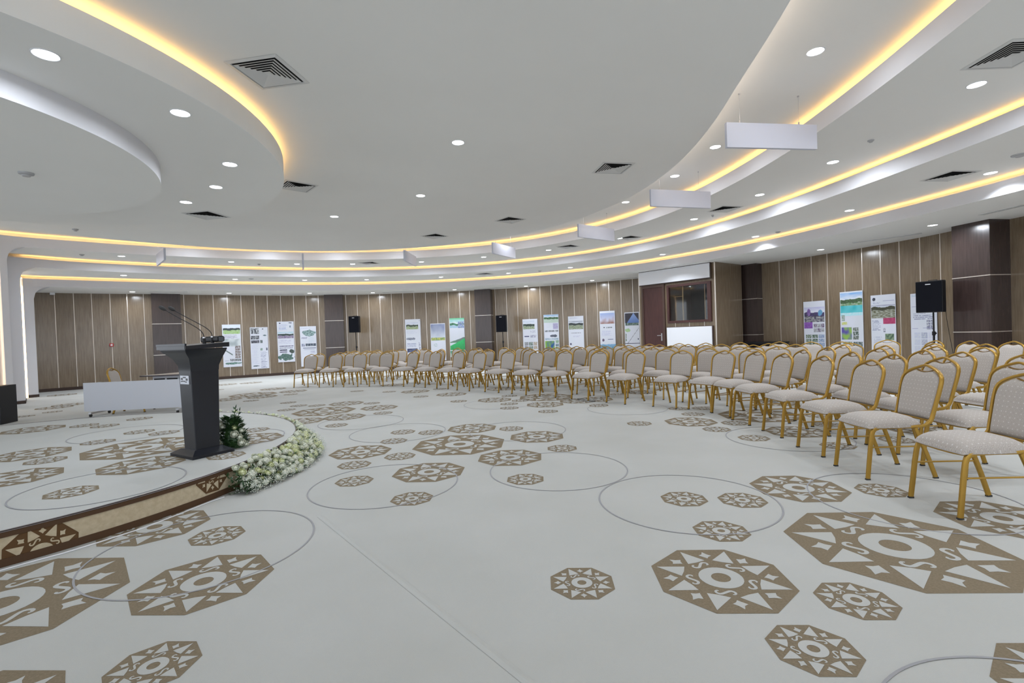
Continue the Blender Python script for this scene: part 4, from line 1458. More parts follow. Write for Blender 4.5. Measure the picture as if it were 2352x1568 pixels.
G = (120, 150, 110)
designs = {
    'A': [P_photo(.05, .02, .96, .22, (215, 228, 240), (70, 80, 90), (140, 185, 90), 1, .35), P_text(.08, .25, .92, .34), P_rect(.08, .34, .95, .52, (170, 180, 185), (215, 222, 225), 2, 5),
          P_grid(.62, .5, .95, .8, 1, 5, [(70, 75, 90), (110, 90, 90), (80, 90, 80)], 1), P_line(.12, .6, .52, .72, .035, (110, 125, 125)), P_line(.08, .85, .3, .85, .006, (120, 120, 150)),
          P_grid(.35, .81, .95, .87, 7, 2, [(90, 90, 100)], 4), P_blob(.5, .915, .5, .025, (80, 110, 105), (130, 160, 150), 3)],
    'B': [P_rect(.04, .02, .5, .16, (50, 52, 65), (190, 195, 200), 5), P_rect(.04, .20, .5, .29, (60, 62, 75), (170, 175, 180), 6), P_rect(.04, .31, .5, .385, (45, 48, 60), (130, 130, 140), 7),
          P_rect(.55, .31, .68, .385, (60, 80, 80), (120, 130, 130), 8), P_blob(.72, .045, .03, .012, (30, 30, 60), (40, 40, 70), 0), P_blob(.8, .2, .1, .02, (80, 100, 110), (120, 140, 150), 0),
          P_rect(.55, .51, .66, .56, (70, 110, 100), (150, 170, 160), 9), P_rect(.86, .5, .95, .56, (60, 65, 80), (110, 110, 130), 2), P_text(.04, .42, .5, .9, (205, 208, 228), .03, 3), P_text(.55, .6, .95, .98, (150, 155, 180), .022, 4),
          P_blob(.25, .93, .18, .012, (60, 75, 90), (110, 125, 130), 3)],
    'C': [P_blob(.17, .04, .045, .012, (25, 25, 60), (50, 50, 80), 0), P_blob(.8, .035, .12, .012, (80, 90, 100), (130, 130, 150), 3), P_blob(.78, .12, .04, .03, (80, 110, 130), (120, 140, 160), 3),
          P_text(.12, .07, .7, .22, (170, 180, 215), .022, 2), P_photo(.03, .26, .97, .42, (170, 205, 220), (55, 80, 75), (110, 80, 140), 8, .3), P_text(.05, .45, .95, .56, (190, 190, 215), .02, 5),
          P_rect(.1, .60, .93, .615, (80, 80, 110), (150, 150, 170), 2), P_rect(.1, .645, .9, .66, (70, 70, 100), (150, 150, 170), 3), P_rect(.12, .69, .55, .72, (70, 70, 90), (110, 110, 130), 4),
          P_rect(.12, .745, .55, .765, (60, 55, 90), (90, 80, 110), 4), P_blob(.82, .735, .14, .05, (60, 75, 70), (90, 100, 95), 6), P_blob(.5, .88, .47, .075, (60, 90, 90), (110, 135, 125), 7)],
    'D': [P_text(.05, .03, .95, .06, (170, 175, 200), .02, 2), P_blob(.55, .17, .42, .075, (75, 100, 100), (170, 195, 195), 3), P_text(.06, .27, .5, .31, (120, 120, 150), .02, 2), P_text(.5, .27, .95, .42, (200, 215, 225), .02, 7),
          P_rect(.32, .43, .96, .49, (60, 65, 85), (130, 140, 150), 6), P_rect(.06, .43, .27, .5, (190, 195, 215), (120, 125, 150), 5), P_rect(.15, .535, .95, .55, (70, 75, 110)), P_rect(.2, .575, .85, .585, (110, 110, 150)), P_text(.6, .62, .95, .7, (170, 170, 200), .02, 9)],
    'E': [P_photo(.06, .08, .85, .26, (200, 205, 225), (90, 100, 90), (130, 150, 90), 12, .35), P_blob(.93, .04, .03, .012, (40, 40, 80), (60, 60, 90), 0), P_text(.06, .3, .9, .38, (200, 205, 225), .02, 3),
          P_blob(.35, .5, .28, .035, (110, 115, 130), (160, 165, 180), 4), P_text(.08, .62, .8, .72, (130, 140, 180), .02, 3), P_rect(.08, .75, .75, .85, (60, 65, 100), (110, 120, 150), 5), P_text(.85, .6, .96, .95, (100, 105, 140), .03, 6)],
    'F': [lambda u, v: None if not (.04 < u < .96 and .02 < v < .46) else lerp(C3(130, 140, 175), C3(205, 212, 225), (v - .02) / .36 + .25 * nz(u * 4, v * 8, 2)) if v < .385 else lerp(C3(110, 150, 100), C3(205, 200, 110), .5 + nz(u * 9, v * 30, 1)),
          P_blob(.3, .58, .16, .05, (180, 195, 200), (225, 228, 238), 3), P_text(.1, .72, .9, .85, (190, 195, 215), .02, 1)],
    'G': [P_rect(0, 0, 1, .04, (120, 200, 160)), P_photo(.02, .05, .98, .25, (140, 205, 200), (80, 160, 120), (150, 190, 225), 4, .4), P_grid(.55, .08, .97, .26, 3, 3, [(110, 125, 190), (100, 120, 160)], 2),
          P_wave(.55, .63, (120, 130, 130), (90, 150, 110), -.12, 3), P_wave(.62, .82, (60, 190, 110), (60, 150, 90), -.18, 5), P_wave(.84, .98, (60, 140, 110), (190, 215, 210), 0, 6)],
    'H': [P_photo(.04, .04, .8, .26, (195, 205, 220), (70, 85, 80), (120, 140, 95), 21, .4), P_text(.5, .3, .95, .36, (140, 140, 170), .02, 2), P_rect(.1, .43, .42, .46, (80, 85, 120)), P_text(.5, .42, .95, .48, (130, 130, 160), .02, 4),
          P_grid(.05, .58, .95, .78, 3, 2, [(120, 120, 130), (90, 110, 100), (170, 150, 130)], 3), P_text(.05, .82, .95, .95, (150, 160, 190), .02, 5)],
    'I': [P_photo(.02, .01, .98, .2, (140, 185, 225), (80, 130, 80), (180, 205, 190), 31, .3), P_rect(.62, .22, .95, .36, (165, 160, 195), (185, 180, 210), 2), P_grid(.05, .38, .95, .43, 4, 1, [(90, 95, 110)], 2),
          P_blob(.65, .53, .25, .03, (70, 75, 90), (110, 115, 130), 7), P_rect(.05, .58, .95, .63, (150, 170, 190), (200, 210, 220), 1), P_rect(.05, .65, .68, .86, (50, 90, 150), (130, 170, 70), 3, 5), P_grid(.72, .63, .96, .95, 1, 4, [(60, 100, 120), (110, 150, 110)], 1),
          P_rect(.05, .88, .68, .95, (190, 200, 60), (90, 110, 100), 9)],
    'J': [P_text(.1, .03, .9, .06, (140, 140, 180), .02, 1), P_photo(.04, .12, .96, .32, (150, 155, 170), (60, 65, 75), (110, 125, 85), 41, .25), P_grid(.15, .4, .8, .42, 6, 1, [(90, 90, 110)], 0), P_text(.3, .47, .9, .52, (170, 170, 200), .02, 3),
          P_rect(.08, .65, .18, .7, (60, 60, 90), (120, 120, 150), 1), P_rect(.1, .78, .3, .92, (190, 195, 205), (120, 130, 150), 2), P_text(.45, .82, .95, .92, (120, 130, 160), .025, 8)],
    'K': [lambda u, v: None if not (.03 < u < .97 and .05 < v < .30) else lerp(lerp(C3(150, 170, 215), C3(205, 205, 225), (v - .05) * 6), C3(150, 105, 90), (v - .17) * 7 + .7 * nz(u * 5, v * 9, 4)),
          P_blob(.27, .385, .05, .012, (40, 45, 60), (80, 80, 90), 2), P_grid(.4, .37, .8, .4, 4, 1, [(90, 100, 110)], 1), P_text(.1, .45, .9, .6, (195, 198, 225), .024, 3), P_blob(.2, .68, .08, .03, (120, 100, 120), (60, 60, 90), 3),
          P_rect(.5, .66, .85, .675, (90, 100, 140)), P_wave(.78, .97, (130, 175, 215), (70, 110, 100), 0, 5)],
    'L': [lambda u, v: None if not (.03 < u < .97 and .02 < v < .26) else (lerp(C3(150, 175, 225), C3(90, 120, 180), v * 4) if abs(u - .62) < (v - .02) * 2.0 else C3(55, 52, 62)), P_rect(.05, .25, .95, .31, (60, 80, 75), (130, 150, 140), 2),
          P_blob(.2, .42, .18, .04, (140, 185, 110), (190, 215, 170), 3), P_line(.15, .75, .95, .38, .012, (70, 70, 85)), P_grid(.03, .5, .12, .68, 1, 3, [(90, 110, 80)], 1), P_rect(.86, .62, .94, .65, (60, 60, 80)), P_rect(0, .73, 1, .745, (40, 40, 60)), P_text(.1, .8, .9, .95, (180, 185, 200), .03, 4)],
    'Q': [P_photo(.03, .12, .97, .42, (190, 190, 225), (90, 70, 130), (70, 60, 90), 51, .35), P_blob(.25, .22, .07, .09, (110, 85, 150), (150, 120, 180), 1), P_blob(.78, .24, .1, .07, (90, 170, 200), (120, 150, 200), 2),
          P_rect(.02, .42, .42, .54, (130, 85, 165), (150, 100, 185), 3), P_grid(.45, .44, .95, .62, 3, 2, [(110, 90, 120), (150, 150, 160)], 2), P_grid(.05, .66, .95, .97, 3, 4, [(70, 95, 75), (130, 150, 190), (90, 110, 80)], 5)],
    'N': [P_photo(.02, .02, .98, .25, (130, 175, 225), (90, 120, 80), (80, 130, 70), 61, .45), P_rect(.02, .22, .98, .33, (60, 180, 190), (110, 205, 215), 4, 4), P_rect(.02, .33, .98, .38, (170, 225, 235), (200, 232, 240), 2), P_grid(.06, .36, .2, .46, 1, 2, [(80, 120, 90)], 1),
          P_grid(.05, .475, .3, .52, 2, 1, [(205, 210, 90)], 1), P_rect(.05, .56, .5, .76, (95, 85, 165), (150, 190, 90), 4, 6), P_grid(.52, .56, .8, .76, 1, 3, [(60, 80, 70), (90, 100, 90)], 3), P_grid(.05, .78, .95, .98, 2, 2, [(80, 110, 70), (60, 80, 80), (120, 150, 90)], 6)],
    'O': [P_blob(.14, .07, .06, .025, (40, 45, 60), (80, 85, 100), 1), P_line(.5, .1, .95, .1, .008, (150, 150, 190)), P_text(.1, .11, .5, .16, (170, 175, 200), .02, 1), P_photo(.02, .17, .98, .38, (160, 160, 185), (85, 80, 60), (100, 100, 75), 71, .15),
          P_rect(.5, .385, .98, .48, (170, 60, 100), (185, 75, 115), 1), P_text(.05, .42, .45, .6, (160, 165, 190), .022, 2), P_text(.5, .55, .62, .62, (90, 90, 110), .03, 1), P_rect(.56, .64, .92, .74, (70, 95, 80), (140, 160, 130), 3), P_text(.1, .68, .5, .9, (185, 190, 210), .03, 5), P_rect(.05, .94, .95, 1, (110, 120, 90), (160, 170, 140), 3)],
    'P': [P_text(.05, .02, .45, .06, (160, 190, 210), .02, 1), P_line(.05, .22, .95, .22, .006, (150, 150, 190)), P_text(.1, .33, .9, .45, (140, 145, 175), .03, 3), P_grid(.6, .44, .9, .6, 2, 4, [(120, 120, 150)], 2), P_line(.05, .58, .95, .57, .006, (150, 150, 190)),
          P_grid(.1, .63, .9, .97, 3, 3, [(200, 205, 225), (170, 175, 200), (210, 212, 230)], 3)]}
posters = [
    ('A', (509.2, 745), (552, 745), 843.5, 'tall printed poster with a grassy building photo, right behind the lectern microphone box'),
    ('B', (573.5, 751.6), (614.3, 751), 847.5, 'tall white poster with three dark photos stacked at its upper left'),
    ('C', (635.2, 738.4), (674, 737.9), 832, 'tall poster with a purple and green hillside photo and a grey map below'),
    ('D', (688.3, 749.6), (725.5, 748.6), 842, 'tall poster with an oval building photo, behind the leftmost chairs'),
    ('E', (930, 733.7), (965, 732.2), 823, 'tall poster with line sketches right of the farthest loudspeaker'),
    ('F', (988, 743.3), (1022, 741.8), 828, 'tall poster with a broad grey sky photo over a yellow green field'),
    ('G', (1032, 731.4), (1065.7, 729.4), 820, 'tall poster in bright greens beside the dark pillar'),
    ('H', (1200, 733), (1234, 732), 822, 'tall poster with a tree and building photo, first right of the second loudspeaker'),
    ('I', (1248.3, 722.7), (1282.4, 721.6), 815, 'tall poster with blue sky, trees and many small pictures'),
    ('J', (1304.7, 726.2), (1339.8, 725.4), 820, 'tall poster with a dark slanting building photo over white text'),
    ('K', (1376.6, 714.7), (1412, 713.2), 812, 'tall poster with a blurred blue and brown photo at its top'),
    ('L', (1434, 717.4), (1467.6, 716.1), 814, 'tall poster with a dark photo around a pale blue triangle, beside the booth door'),
    ('Q', (1845, 692.6), (1894.3, 690.4), 806, 'tall poster with purple towers and a violet block'),
    ('N', (1928.5, 669.8), (1981.6, 667.9), 814.4, 'tall poster with a turquoise lake below a blue sky'),
    ('O', (2000.3, 677.8), (2056.6, 675.2), 816, 'tall poster with a brown hillside photo and a crimson block'),
    ('P', (2091.9, 673.8), (2152, 671), 812, 'tall white poster with fine line drawings behind the right loudspeaker')]
for key, tl, tr, yb, lab in posters:
    ta, za = on_wall(tl[0], tl[1], .03)
    tb, zb = on_wall(tr[0], tr[1], .03)
    _, zc = on_wall(tl[0] + (yb - tl[1]) * .04, yb, .03)
    p, q = pol(wall_r(ta) - .012, ta), pol(wall_r(tb) - .012, tb)
    top = (za + zb) / 2
    w = (q - p).length
    h = top - zc
    ux = (q - p).normalized()
    nr = Vector((-ux.y, ux.x, 0))
    mid = (p + q) / 2
    toC = Vector((CX, CY, 0)) - mid
    if nr.dot(toC) < 0:
        nr = -nr
    p, q = p + nr * .012, q + nr * .012
    nu, nv = 60, 144
    verts, faces, cols_ = [], [], []
    base = (p + q) / 2
    for j in range(nv + 1):
        for i in range(nu + 1):
            verts.append((p - base) + ux * w * i / nu + Vector((0, 0, h * (1 - j / nv))) + nr * .003)
    for j in range(nv):
        for i in range(nu):
            a = j * (nu + 1) + i
            faces.append((a, a + nu + 1, a + nu + 2, a + 1))
            u, v = (i + .5) / nu, (j + .5) / nv
            c_ = lerp(WHT, (.70, .73, .80), .5 + .8 * nz(u * 2, v * 3, ord(key)))
            for f in designs[key]:
                r_ = f(u, v)
                if r_ is not None:
                    c_ = r_
            cols_.append(c_)
    nfront = len(faces)
    b0 = len(verts)
    for z in (0, h):
        for e in (p - base, q - base):
            verts.append(e + Vector((0, 0, z)) - nr * .006)
            verts.append(e + Vector((0, 0, z)) + nr * .003)
    for f in ((0, 1, 5, 4), (3, 2, 6, 7), (4, 5, 7, 6), (0, 2, 3, 1), (0, 4, 6, 2)):
        faces.append(tuple(b0 + k for k in f))
        cols_.append(WHT)
    me = bpy.data.meshes.new('poster')
    me.from_pydata([tuple(v) for v in verts], [], faces)
    me.materials.append(print_m)
    at_ = me.color_attributes.new('ink', 'FLOAT_COLOR', 'CORNER')
    buf = []
    for f, c_ in zip(faces, cols_):
        buf += [c_[0], c_[1], c_[2], 1.0] * len(f)
    at_.data.foreach_set('color', buf)
    me.update()
    o = bpy.data.objects.new('poster', me)
    o.location = (base.x, base.y, zc)
    col.objects.link(o)
    tag(o, lab, 'poster', 'tall printed posters leaning on the wood walls')

# ------------------------------------------------------------------ loudspeakers
def tube(mb, a, b, r, n=12, mi=0):
    a, b = Vector(a), Vector(b)
    d = b - a
    M = d.to_track_quat('Z', 'Y').to_matrix()
    mb.cyl(a, r, d.length, mi, n, axis=M)


def speaker(pos, ztop, facing, w, h, dp, label, label2):
    zb = ztop - h
    root = empty('speaker_stand', (pos.x, pos.y, 0), facing)
    mb = MB()
    tube(mb, (0, 0, .25), (0, 0, 1.05), .019)
    mb.build('lower_pole', [black], root, smooth=True)
    mb = MB()
    tube(mb, (0, 0, 1.0), (0, 0, zb - .002), .015)
    mb.build('upper_pole', [black], root, smooth=True)
    mb = MB()
    tube(mb, (0, 0, .98), (0, 0, 1.06), .03)
    tube(mb, (0, 0, 1.02), (.0, -.07, 1.02), .008)
    tube(mb, (0, -.06, 1.02), (.0, -.08, 1.02), .02)
    mb.build('clamp', [black], root, smooth=True)
    for k in range(3):
        a = k * 2 * PI / 3 + .5
        mb = MB()
        tube(mb, (.03 * math.cos(a), .03 * math.sin(a), .62), (.48 * math.cos(a), .48 * math.sin(a), .02), .011)
        tube(mb, (.02 * math.cos(a), .02 * math.sin(a), .3), (.27 * math.cos(a), .27 * math.sin(a), .3), .007)
        f = mb.build('leg', [black], root, smooth=True)
        mb = MB()
        mb.cyl((.485 * math.cos(a), .485 * math.sin(a), 0), .017, .03, 0, 10)
        mb.build('rubber_foot', [rubber], f)
    tag(root, label2, 'speaker stand', 'tripod speaker stands')
    # cabinet: front faces local +Y, trapezoid narrowing to the rear
    sp_ = empty('loudspeaker', (pos.x, pos.y, zb), facing)
    mb = MB()
    o = [(-w / 2, dp * .45), (w / 2, dp * .45), (w / 2, dp * .1), (w * .3, -dp * .5), (-w * .3, -dp * .5), (-w / 2, dp * .1)]
    A = [(x, y, 0) for x, y in o]
    B = [(x, y, h) for x, y in o]
    mb.grid([A, B], 0, closed=True, flip=True)
    mb.face(A, 0)
    mb.face(B[::-1], 0)
    c_ = mb.build('cabinet', [black], sp_, merge=.0001)
    bv = c_.modifiers.new('bevel', 'BEVEL')
    bv.width = .012
    bv.segments = 2
    mb = MB()
    mb.box((0, dp * .45 + .004, h / 2), (w - .03, .012, h - .04), 0)
    g_ = mb.build('grille', [blackm], sp_)
    mb = MB()
    mb.box((w * .02, dp * .45 + .011, h - .07), (.09, .004, .018), 0)
    mb.build('badge', [chrome], g_)
    mb = MB()
    tube(mb, (-.07, 0, h), (-.07, 0, h + .02), .006)
    tube(mb, (.07, 0, h), (.07, 0, h + .02), .006)
    tube(mb, (-.075, 0, h + .02), (.075, 0, h + .02), .006)
    mb.build('top_handle', [black], sp_)
    tag(sp_, label, 'loudspeaker', 'black loudspeakers on tripods')


def sp_at(px, py0, py1, depth, h):
    d = ray(px, (py0 + py1) / 2)
    t = depth / d.y
    return Vector((d.x * t, d.y * t, 0)), EYE + ray(px, py0).z * depth / ray(px, py0).y


for (px, y0, y1, dep, fdeg, w, l1, l2) in ((816.5, 726, 763.4, 19.7, -95, .42, 'farthest black loudspeaker, beside the dark pillar left of the middle wall', 'farthest black tripod stand, mostly hidden by chairs'),
                                           (1154, 724, 761.6, 19.3, -107, .42, 'black loudspeaker between the green poster and the text posters', 'black tripod stand right of the middle pillar'),
                                           (2143, 645.3, 716.5, 10.2, -152, .46, 'large black loudspeaker in front of the right hand posters', 'black tripod stand in front of the right hand posters')):
    p, zt = sp_at(px, y0, y1, dep, .65)
    speaker(p, zt, math.radians(fdeg - 90), w, .65 if dep > 15 else .645, .40, l1, l2)
# cable from the right speaker
mb = MB()
p0, _ = sp_at(2172, 716, 716, 10.2, 0)
pts = []
for px, py in ((2170, 690), (2174, 730), (2182, 775), (2190, 815), (2197, 850), (2205, 900)):
    d = ray(px, py)
    t = 10.2 / d.y
    pts.append(Vector((d.x * t, d.y * t, EYE + d.z * t)))
pts = [p for p in pts if p.z > .02]
last = pts[-1].copy()
last.z = .006
last.x += .05
pts.append(last)
mb.sweep(pts, .008, .008, (1, 0, 0), 0, nr=2)
tag(mb.build('cable', [black], smooth=True), 'black cable hanging from the right hand loudspeaker down to the floor', 'cable')

# small wall things
t, z = on_wall(256, 792)
p = pol(wall_r(t) - .02, t, z)
root = empty('fire_alarm_button', p, math.radians(t))
mb = MB()
mb.box((0, 0, 0), (.04, .11, .11), 0)
mb.build('housing', [mat('alarm_red', (.42, .03, .03), .4)], root)
mb = MB()
mb.box((-.021, 0, 0), (.004, .055, .055), 0)
mb.build('button_plate', [white], root)
tag(root, 'small red alarm call point on the wood wall left of the lectern', 'alarm button')
t, z = on_wall(118, 677)
p = pol(wall_r(t) - .12, t, 3.2)
mb = MB()
mb.box((0, 0, -.035), (.10, .12, .07), 0, rot=math.radians(t))
o = mb.build('wall_sensor', [white])
o.location = p
tag(o, 'small white box under the ceiling at the far left of the wood wall', 'sensor box')

# low black cabinet behind the chairs by the booth
mb = MB()
root = empty('black_cabinet', (7.35, 14.35, 0), math.radians(-58))
mb.box((0, 0, .40), (1.15, .45, .78), 0)
c_ = mb.build('body', [black], root)
mb = MB()
mb.box((0, 0, .81), (1.19, .49, .04), 0)
mb.build('top', [black], root)
for s in (-1, 1):
    mb = MB()
    mb.box((s * .285, -.232, .42), (.55, .02, .68), 0)
    mb.build('door', [blackm], root)
tag(root, 'low black cabinet against the corner pillar behind the chairs', 'cabinet')
# black box at the left edge
q = at(25, 974, 0)
root = empty('black_speaker_box', (q.x - .50, q.y + .10, 0), math.radians(14))
mb = MB()
mb.box((0, 0, .355), (.62, .42, .71), 0)
c_ = mb.build('cabinet', [black], root)
bv = c_.modifiers.new('bevel', 'BEVEL')
bv.width = .012
mb = MB()
mb.box((.22, -.214, .28), (.11, .006, .13), 0)
mb.build('plate', [mat('grey_plate', (.12, .12, .12), .5)], root)
mb = MB()
mb.box((0, -.213, .5), (.5, .004, .28), 0)
mb.build('grille', [blackm], root)
tag(root, 'black speaker box on the floor at the left edge, a grey plate on its side', 'speaker box')

# ------------------------------------------------------------------ tables
root = empty('folding_table', (0, 0, 0))
pa, pb = Vector((-8.56, 9.80, 0)), Vector((-6.45, 9.98, 0))
ux = (pb - pa).normalized()
rz = math.atan2(ux.y, ux.x)
root.location = (pa + pb) / 2
root.rotation_euler = (0, 0, rz)
LEN = (pb - pa).length
mb = MB()
mb.box((0, 0, .375), (LEN, .03, .57), 0)
o = mb.build('tabletop', [desk_m], root)
bv = o.modifiers.new('bevel', 'BEVEL')
bv.width = .006
for s in (-1, 1):
    mb = MB()
    mb.box((s * (LEN / 2 - .25), .06, .36), (.05, .05, .60), 0)
    mb.box((s * (LEN / 2 - .25), .05, .075), (.05, .55, .035), 0)
    lg = mb.build('leg', [chrome], root)
    for y in (-.2, .3):
        mb = MB()
        mb.cyl((s * (LEN / 2 - .25) - .012, y, .03), .03, .024, 0, 14, axis='X')
        mb.build('caster', [rubber], lg)
mb = MB()
mb.box((0, .06, .62), (LEN - .5, .04, .04), 0)
mb.build('crossbar', [chrome], root)
tag(root, 'table with its pale top folded upright on castered legs, left of the lectern', 'table')

root = empty('conference_table', (-7.17, 11.05, -.035), math.radians(4))
mb = MB()
A = [(-.80, -.55), (.26, -.55), (.26, .50), (-.42, .50)]
mb.face([(x, y, .735) for x, y in A][::-1], 0)
mb.face([(x, y, .76) for x, y in A], 0)
mb.grid([[(x, y, .735) for x, y in A], [(x, y, .76) for x, y in A]], 1, closed=True)
mb.build('tabletop', [desk_top, mat('dark_edge', (.05, .04, .05), .5)], root)
mb = MB()
mb.box((-.22, -.40, .63), (.80, .02, .19), 0)
mp_ = mb.build('modesty_panel', [desk_m], root)
for x in (-.48, -.22, .04):
    mb = MB()
    mb.box((x, -.414, .665), (.22, .008, .03), 0)
    mb.build('slot', [black], mp_)
for x in (-.55, .12):
    for y in (-.36, .38):
        mb = MB()
        mb.box((x, y, .385), (.05, .05, .70), 0)
        mb.build('leg', [chrome], root)
tag(root, 'table with a wood coloured tapering top behind the folded pale table', 'table')

# ------------------------------------------------------------------ lectern
b0, b1, b2 = at(397.3, 1045, SZ), at(441, 1057.4, SZ), at(533.5, 1037, SZ)
ex = (b2 - b1).normalized()            # along the dark right face
ey = Vector((-ex.y, ex.x, 0))
if ey.dot(b0 - b1) < 0:
    ey = -ey
cl = (b0 + b2) / 2
rz = math.atan2(ex.y, ex.x)
root = empty('lectern', (cl.x, cl.y, SZ), rz)
# local frame: +x along dark face towards the right, +y towards the left-back; near corner is (-,-)
hb = Vector((.195, .225))
mb = MB()
prof = [(1.0, 0), (1.0, .03), (.66, .075)]
def rect(sx, sy, z, ox=0, oy=0):
    return [(ox - sx, oy - sy, z), (ox + sx, oy - sy, z), (ox + sx, oy + sy, z), (ox - sx, oy + sy, z)]
mb.grid([rect(.20, .225, 0), rect(.20, .225, .028), rect(.135, .135, .07)], 0, closed=True)
mb.face(rect(.135, .135, .07), 0)
mb.face(rect(.20, .225, 0)[::-1], 0)
o = mb.build('base', [charcoal], root)
mb = MB()
mb.grid([rect(.115, .115, .07), rect(.135, .12, .85)], 0, closed=True)
o = mb.build('column', [charcoal], root)
bv = o.modifiers.new('bevel', 'BEVEL')
bv.width = .006
mb = MB()
mb.grid([rect(.135, .12, .85), rect(.137, .124, .90), rect(.160, .17, .98, -.008), rect(.185, .22, 1.03, -.03), rect(.195, .255, 1.06, -.042), rect(.195, .255, 1.072, -.042)], 0, closed=True)
mb.build('neck', [charcoal], root, smooth=True)
# slanted top, rising along +x (towards the right of the view)
TX0, TX1, TY = -.255, .165, .29
def tz(x):
    return 1.102 + (x + .255) * .06
mb = MB()
t4 = [(TX0, -TY, tz(TX0)), (TX1, -TY, tz(TX1)), (TX1, TY, tz(TX1)), (TX0, TY, tz(TX0))]
b4 = [(TX0, -TY, tz(TX0) - .032), (TX1, -TY, tz(TX1) - .045), (TX1, TY, tz(TX1) - .045), (TX0, TY, tz(TX0) - .032)]
mb.grid([b4, t4], 0, closed=True)
mb.face(t4, 0)
mb.face(b4[::-1], 0)
o = mb.build('top_board', [charcoal], root)
bv = o.modifiers.new('bevel', 'BEVEL')
bv.width = .008
mb = MB()
mb.box((TX0 + .008, 0, tz(TX0) + .012), (.016, TY * 2, .022), 0)
mb.build('front_lip', [charcoal], root)
# emblem plate on the left face
mb = MB()
mb.box((-.1365, .0, .765), (.006, .17, .085), 0)
pl = mb.build('emblem_plate', [mat('plate_silver', (.55, .57, .62), .35, .6)], root)
mb = MB()
for (y, z, w_, h_) in ((.05, .775, .03, .02), (.0, .79, .05, .012), (-.045, .77, .03, .022), (.02, .752, .06, .01), (-.03, .745, .03, .008), (.06, .75, .015, .01)):
    mb.box((-.1405, y, z), (.003, w_, h_), 0)
mb.build('emblem_marks', [charcoal], pl)
tag(root, 'dark grey lectern with slanted top standing on the stage', 'lectern')
lect = root
MW = Matrix.Translation(root.location) @ Matrix.Rotation(rz, 4, 'Z')


def mic(name, xl, yl, hp, label):
    """gooseneck: base on the lectern, head at measured spot"""
    bpos = MW @ Vector((xl, yl, tz(xl) + .001))
    hd = ray(*hp)
    tt = hd.y
    # head in the vertical plane a little nearer to the room's left
    dist = bpos.y * .985
    head = Vector((hd.x * dist / hd.y, dist, EYE + hd.z * dist / hd.y))
    root = empty('gooseneck_microphone', bpos)
    mb = MB()
    mb.cyl((0, 0, 0), .017, .055, 0, 14, r2=.013)
    mb.build('base', [black], root, smooth=True)
    mb = MB()
    mb.cyl((0, 0, .055), .0135, .012, 0, 14)
    mb.build('collar', [chrome], root, smooth=True)
    h = head - bpos
    pts = []
    P0, P1_, P2_, P3_ = Vector((0, 0, .06)), Vector((-.005, 0, .16)), Vector((h.x * .30, h.y * .3, h.z * .50)), h
    for k in range(25):
        t = k / 24
        pts.append(P0 * (1 - t) ** 3 + P1_ * 3 * t * (1 - t) ** 2 + P2_ * 3 * t * t * (1 - t) + P3_ * t ** 3)
    mb = MB()
    mb.sweep(pts, .007, .007, (0, 1, 0), 0, nr=3)
    mb.build('gooseneck', [black], root, smooth=True)
    mb = MB()
    d = (pts[-1] - pts[-2]).normalized()
    M = d.to_track_quat('Z', 'Y').to_matrix()
    prof = [(.004, -.02), (.010, -.012), (.017, .0), (.019, .02), (.017, .04), (.009, .052), (.001, .055)]
    rows = [[h + M @ Vector((r * math.cos(2 * PI * k / 14), r * math.sin(2 * PI * k / 14), z)) for k in range(14)] for r, z in prof]
    mb.grid(rows, 0, closed=True)
    mb.build('foam_head', [rubber], root, smooth=True)
    tag(root, label, 'microphone', 'gooseneck microphones of the lectern')


# the top board's direction: the speaker side is the high one at the right
def x_for(px, yl):
    best = min((abs(project(MW @ Vector((x / 200, yl, tz(x / 200))))[0] - px), x / 200) for x in range(-50, 34))
    return best[1]


mic('m1', x_for(470, -.10), -.10, (377, 710), 'left gooseneck microphone on the lectern, its foam head farthest left')
mic('m2', x_for(503, .0) - .02, .0, (398, 711), 'right gooseneck microphone on the lectern, rising behind the black console')
root = empty('lectern_console', MW @ Vector((TX1 + .01, .06, tz(TX1) + .001)), rz)
mb = MB()
mb.sweep([(0, -.17, .035), (0, .17, .035)], .07, .062, (1, 0, 0), 0, nr=4)
o = mb.build('housing', [black], root, smooth=True)
mb = MB()
mb.box((0, -.173, .035), (.05, .005, .045), 0)
mb.build('end_screen', [mat('screen_grey', (.10, .11, .13), .25)], root)
tag(root, 'black rounded console lying on the right end of the lectern top', 'console')

# ------------------------------------------------------------------ flowers
def rose(mb, c_, r, d, mi=0, seed=0):
    """cupped petals in three whorls"""
    M = d.to_track_quat('Z', 'Y').to_matrix()
    rnd = random.Random(seed)
    for ring, (n_, rho, al) in enumerate(((5, 1.0, 82), (5, .86, 55), (4, .66, 35), (3, .44, 18))):
        for k in range(n_):
            a = 2 * PI * (k + .5 * ring) / n_ + rnd.uniform(-.15, .15)
            rows = []
            for j in range(5):
                v = j / 4
                row = []
                for i in range(5):
                    u = -1 + 2 * i / 4
                    ph = PI * .93 - v * (PI * .93 - math.radians(al + 10 * u * u))
                    hw = (PI / n_) * 1.25 * math.sin(PI * min(1, .30 + .55 * v))
                    aa = a + u * hw
                    rad = rho * (1 + .10 * v ** 4 + .03 * abs(u))
                    row.append(c_ + M @ Vector((r * rad * math.sin(ph) * math.cos(aa), r * rad * math.sin(ph) * math.sin(aa), r * rad * math.cos(ph))))
                rows.append(row)
            mb.grid(rows, mi)


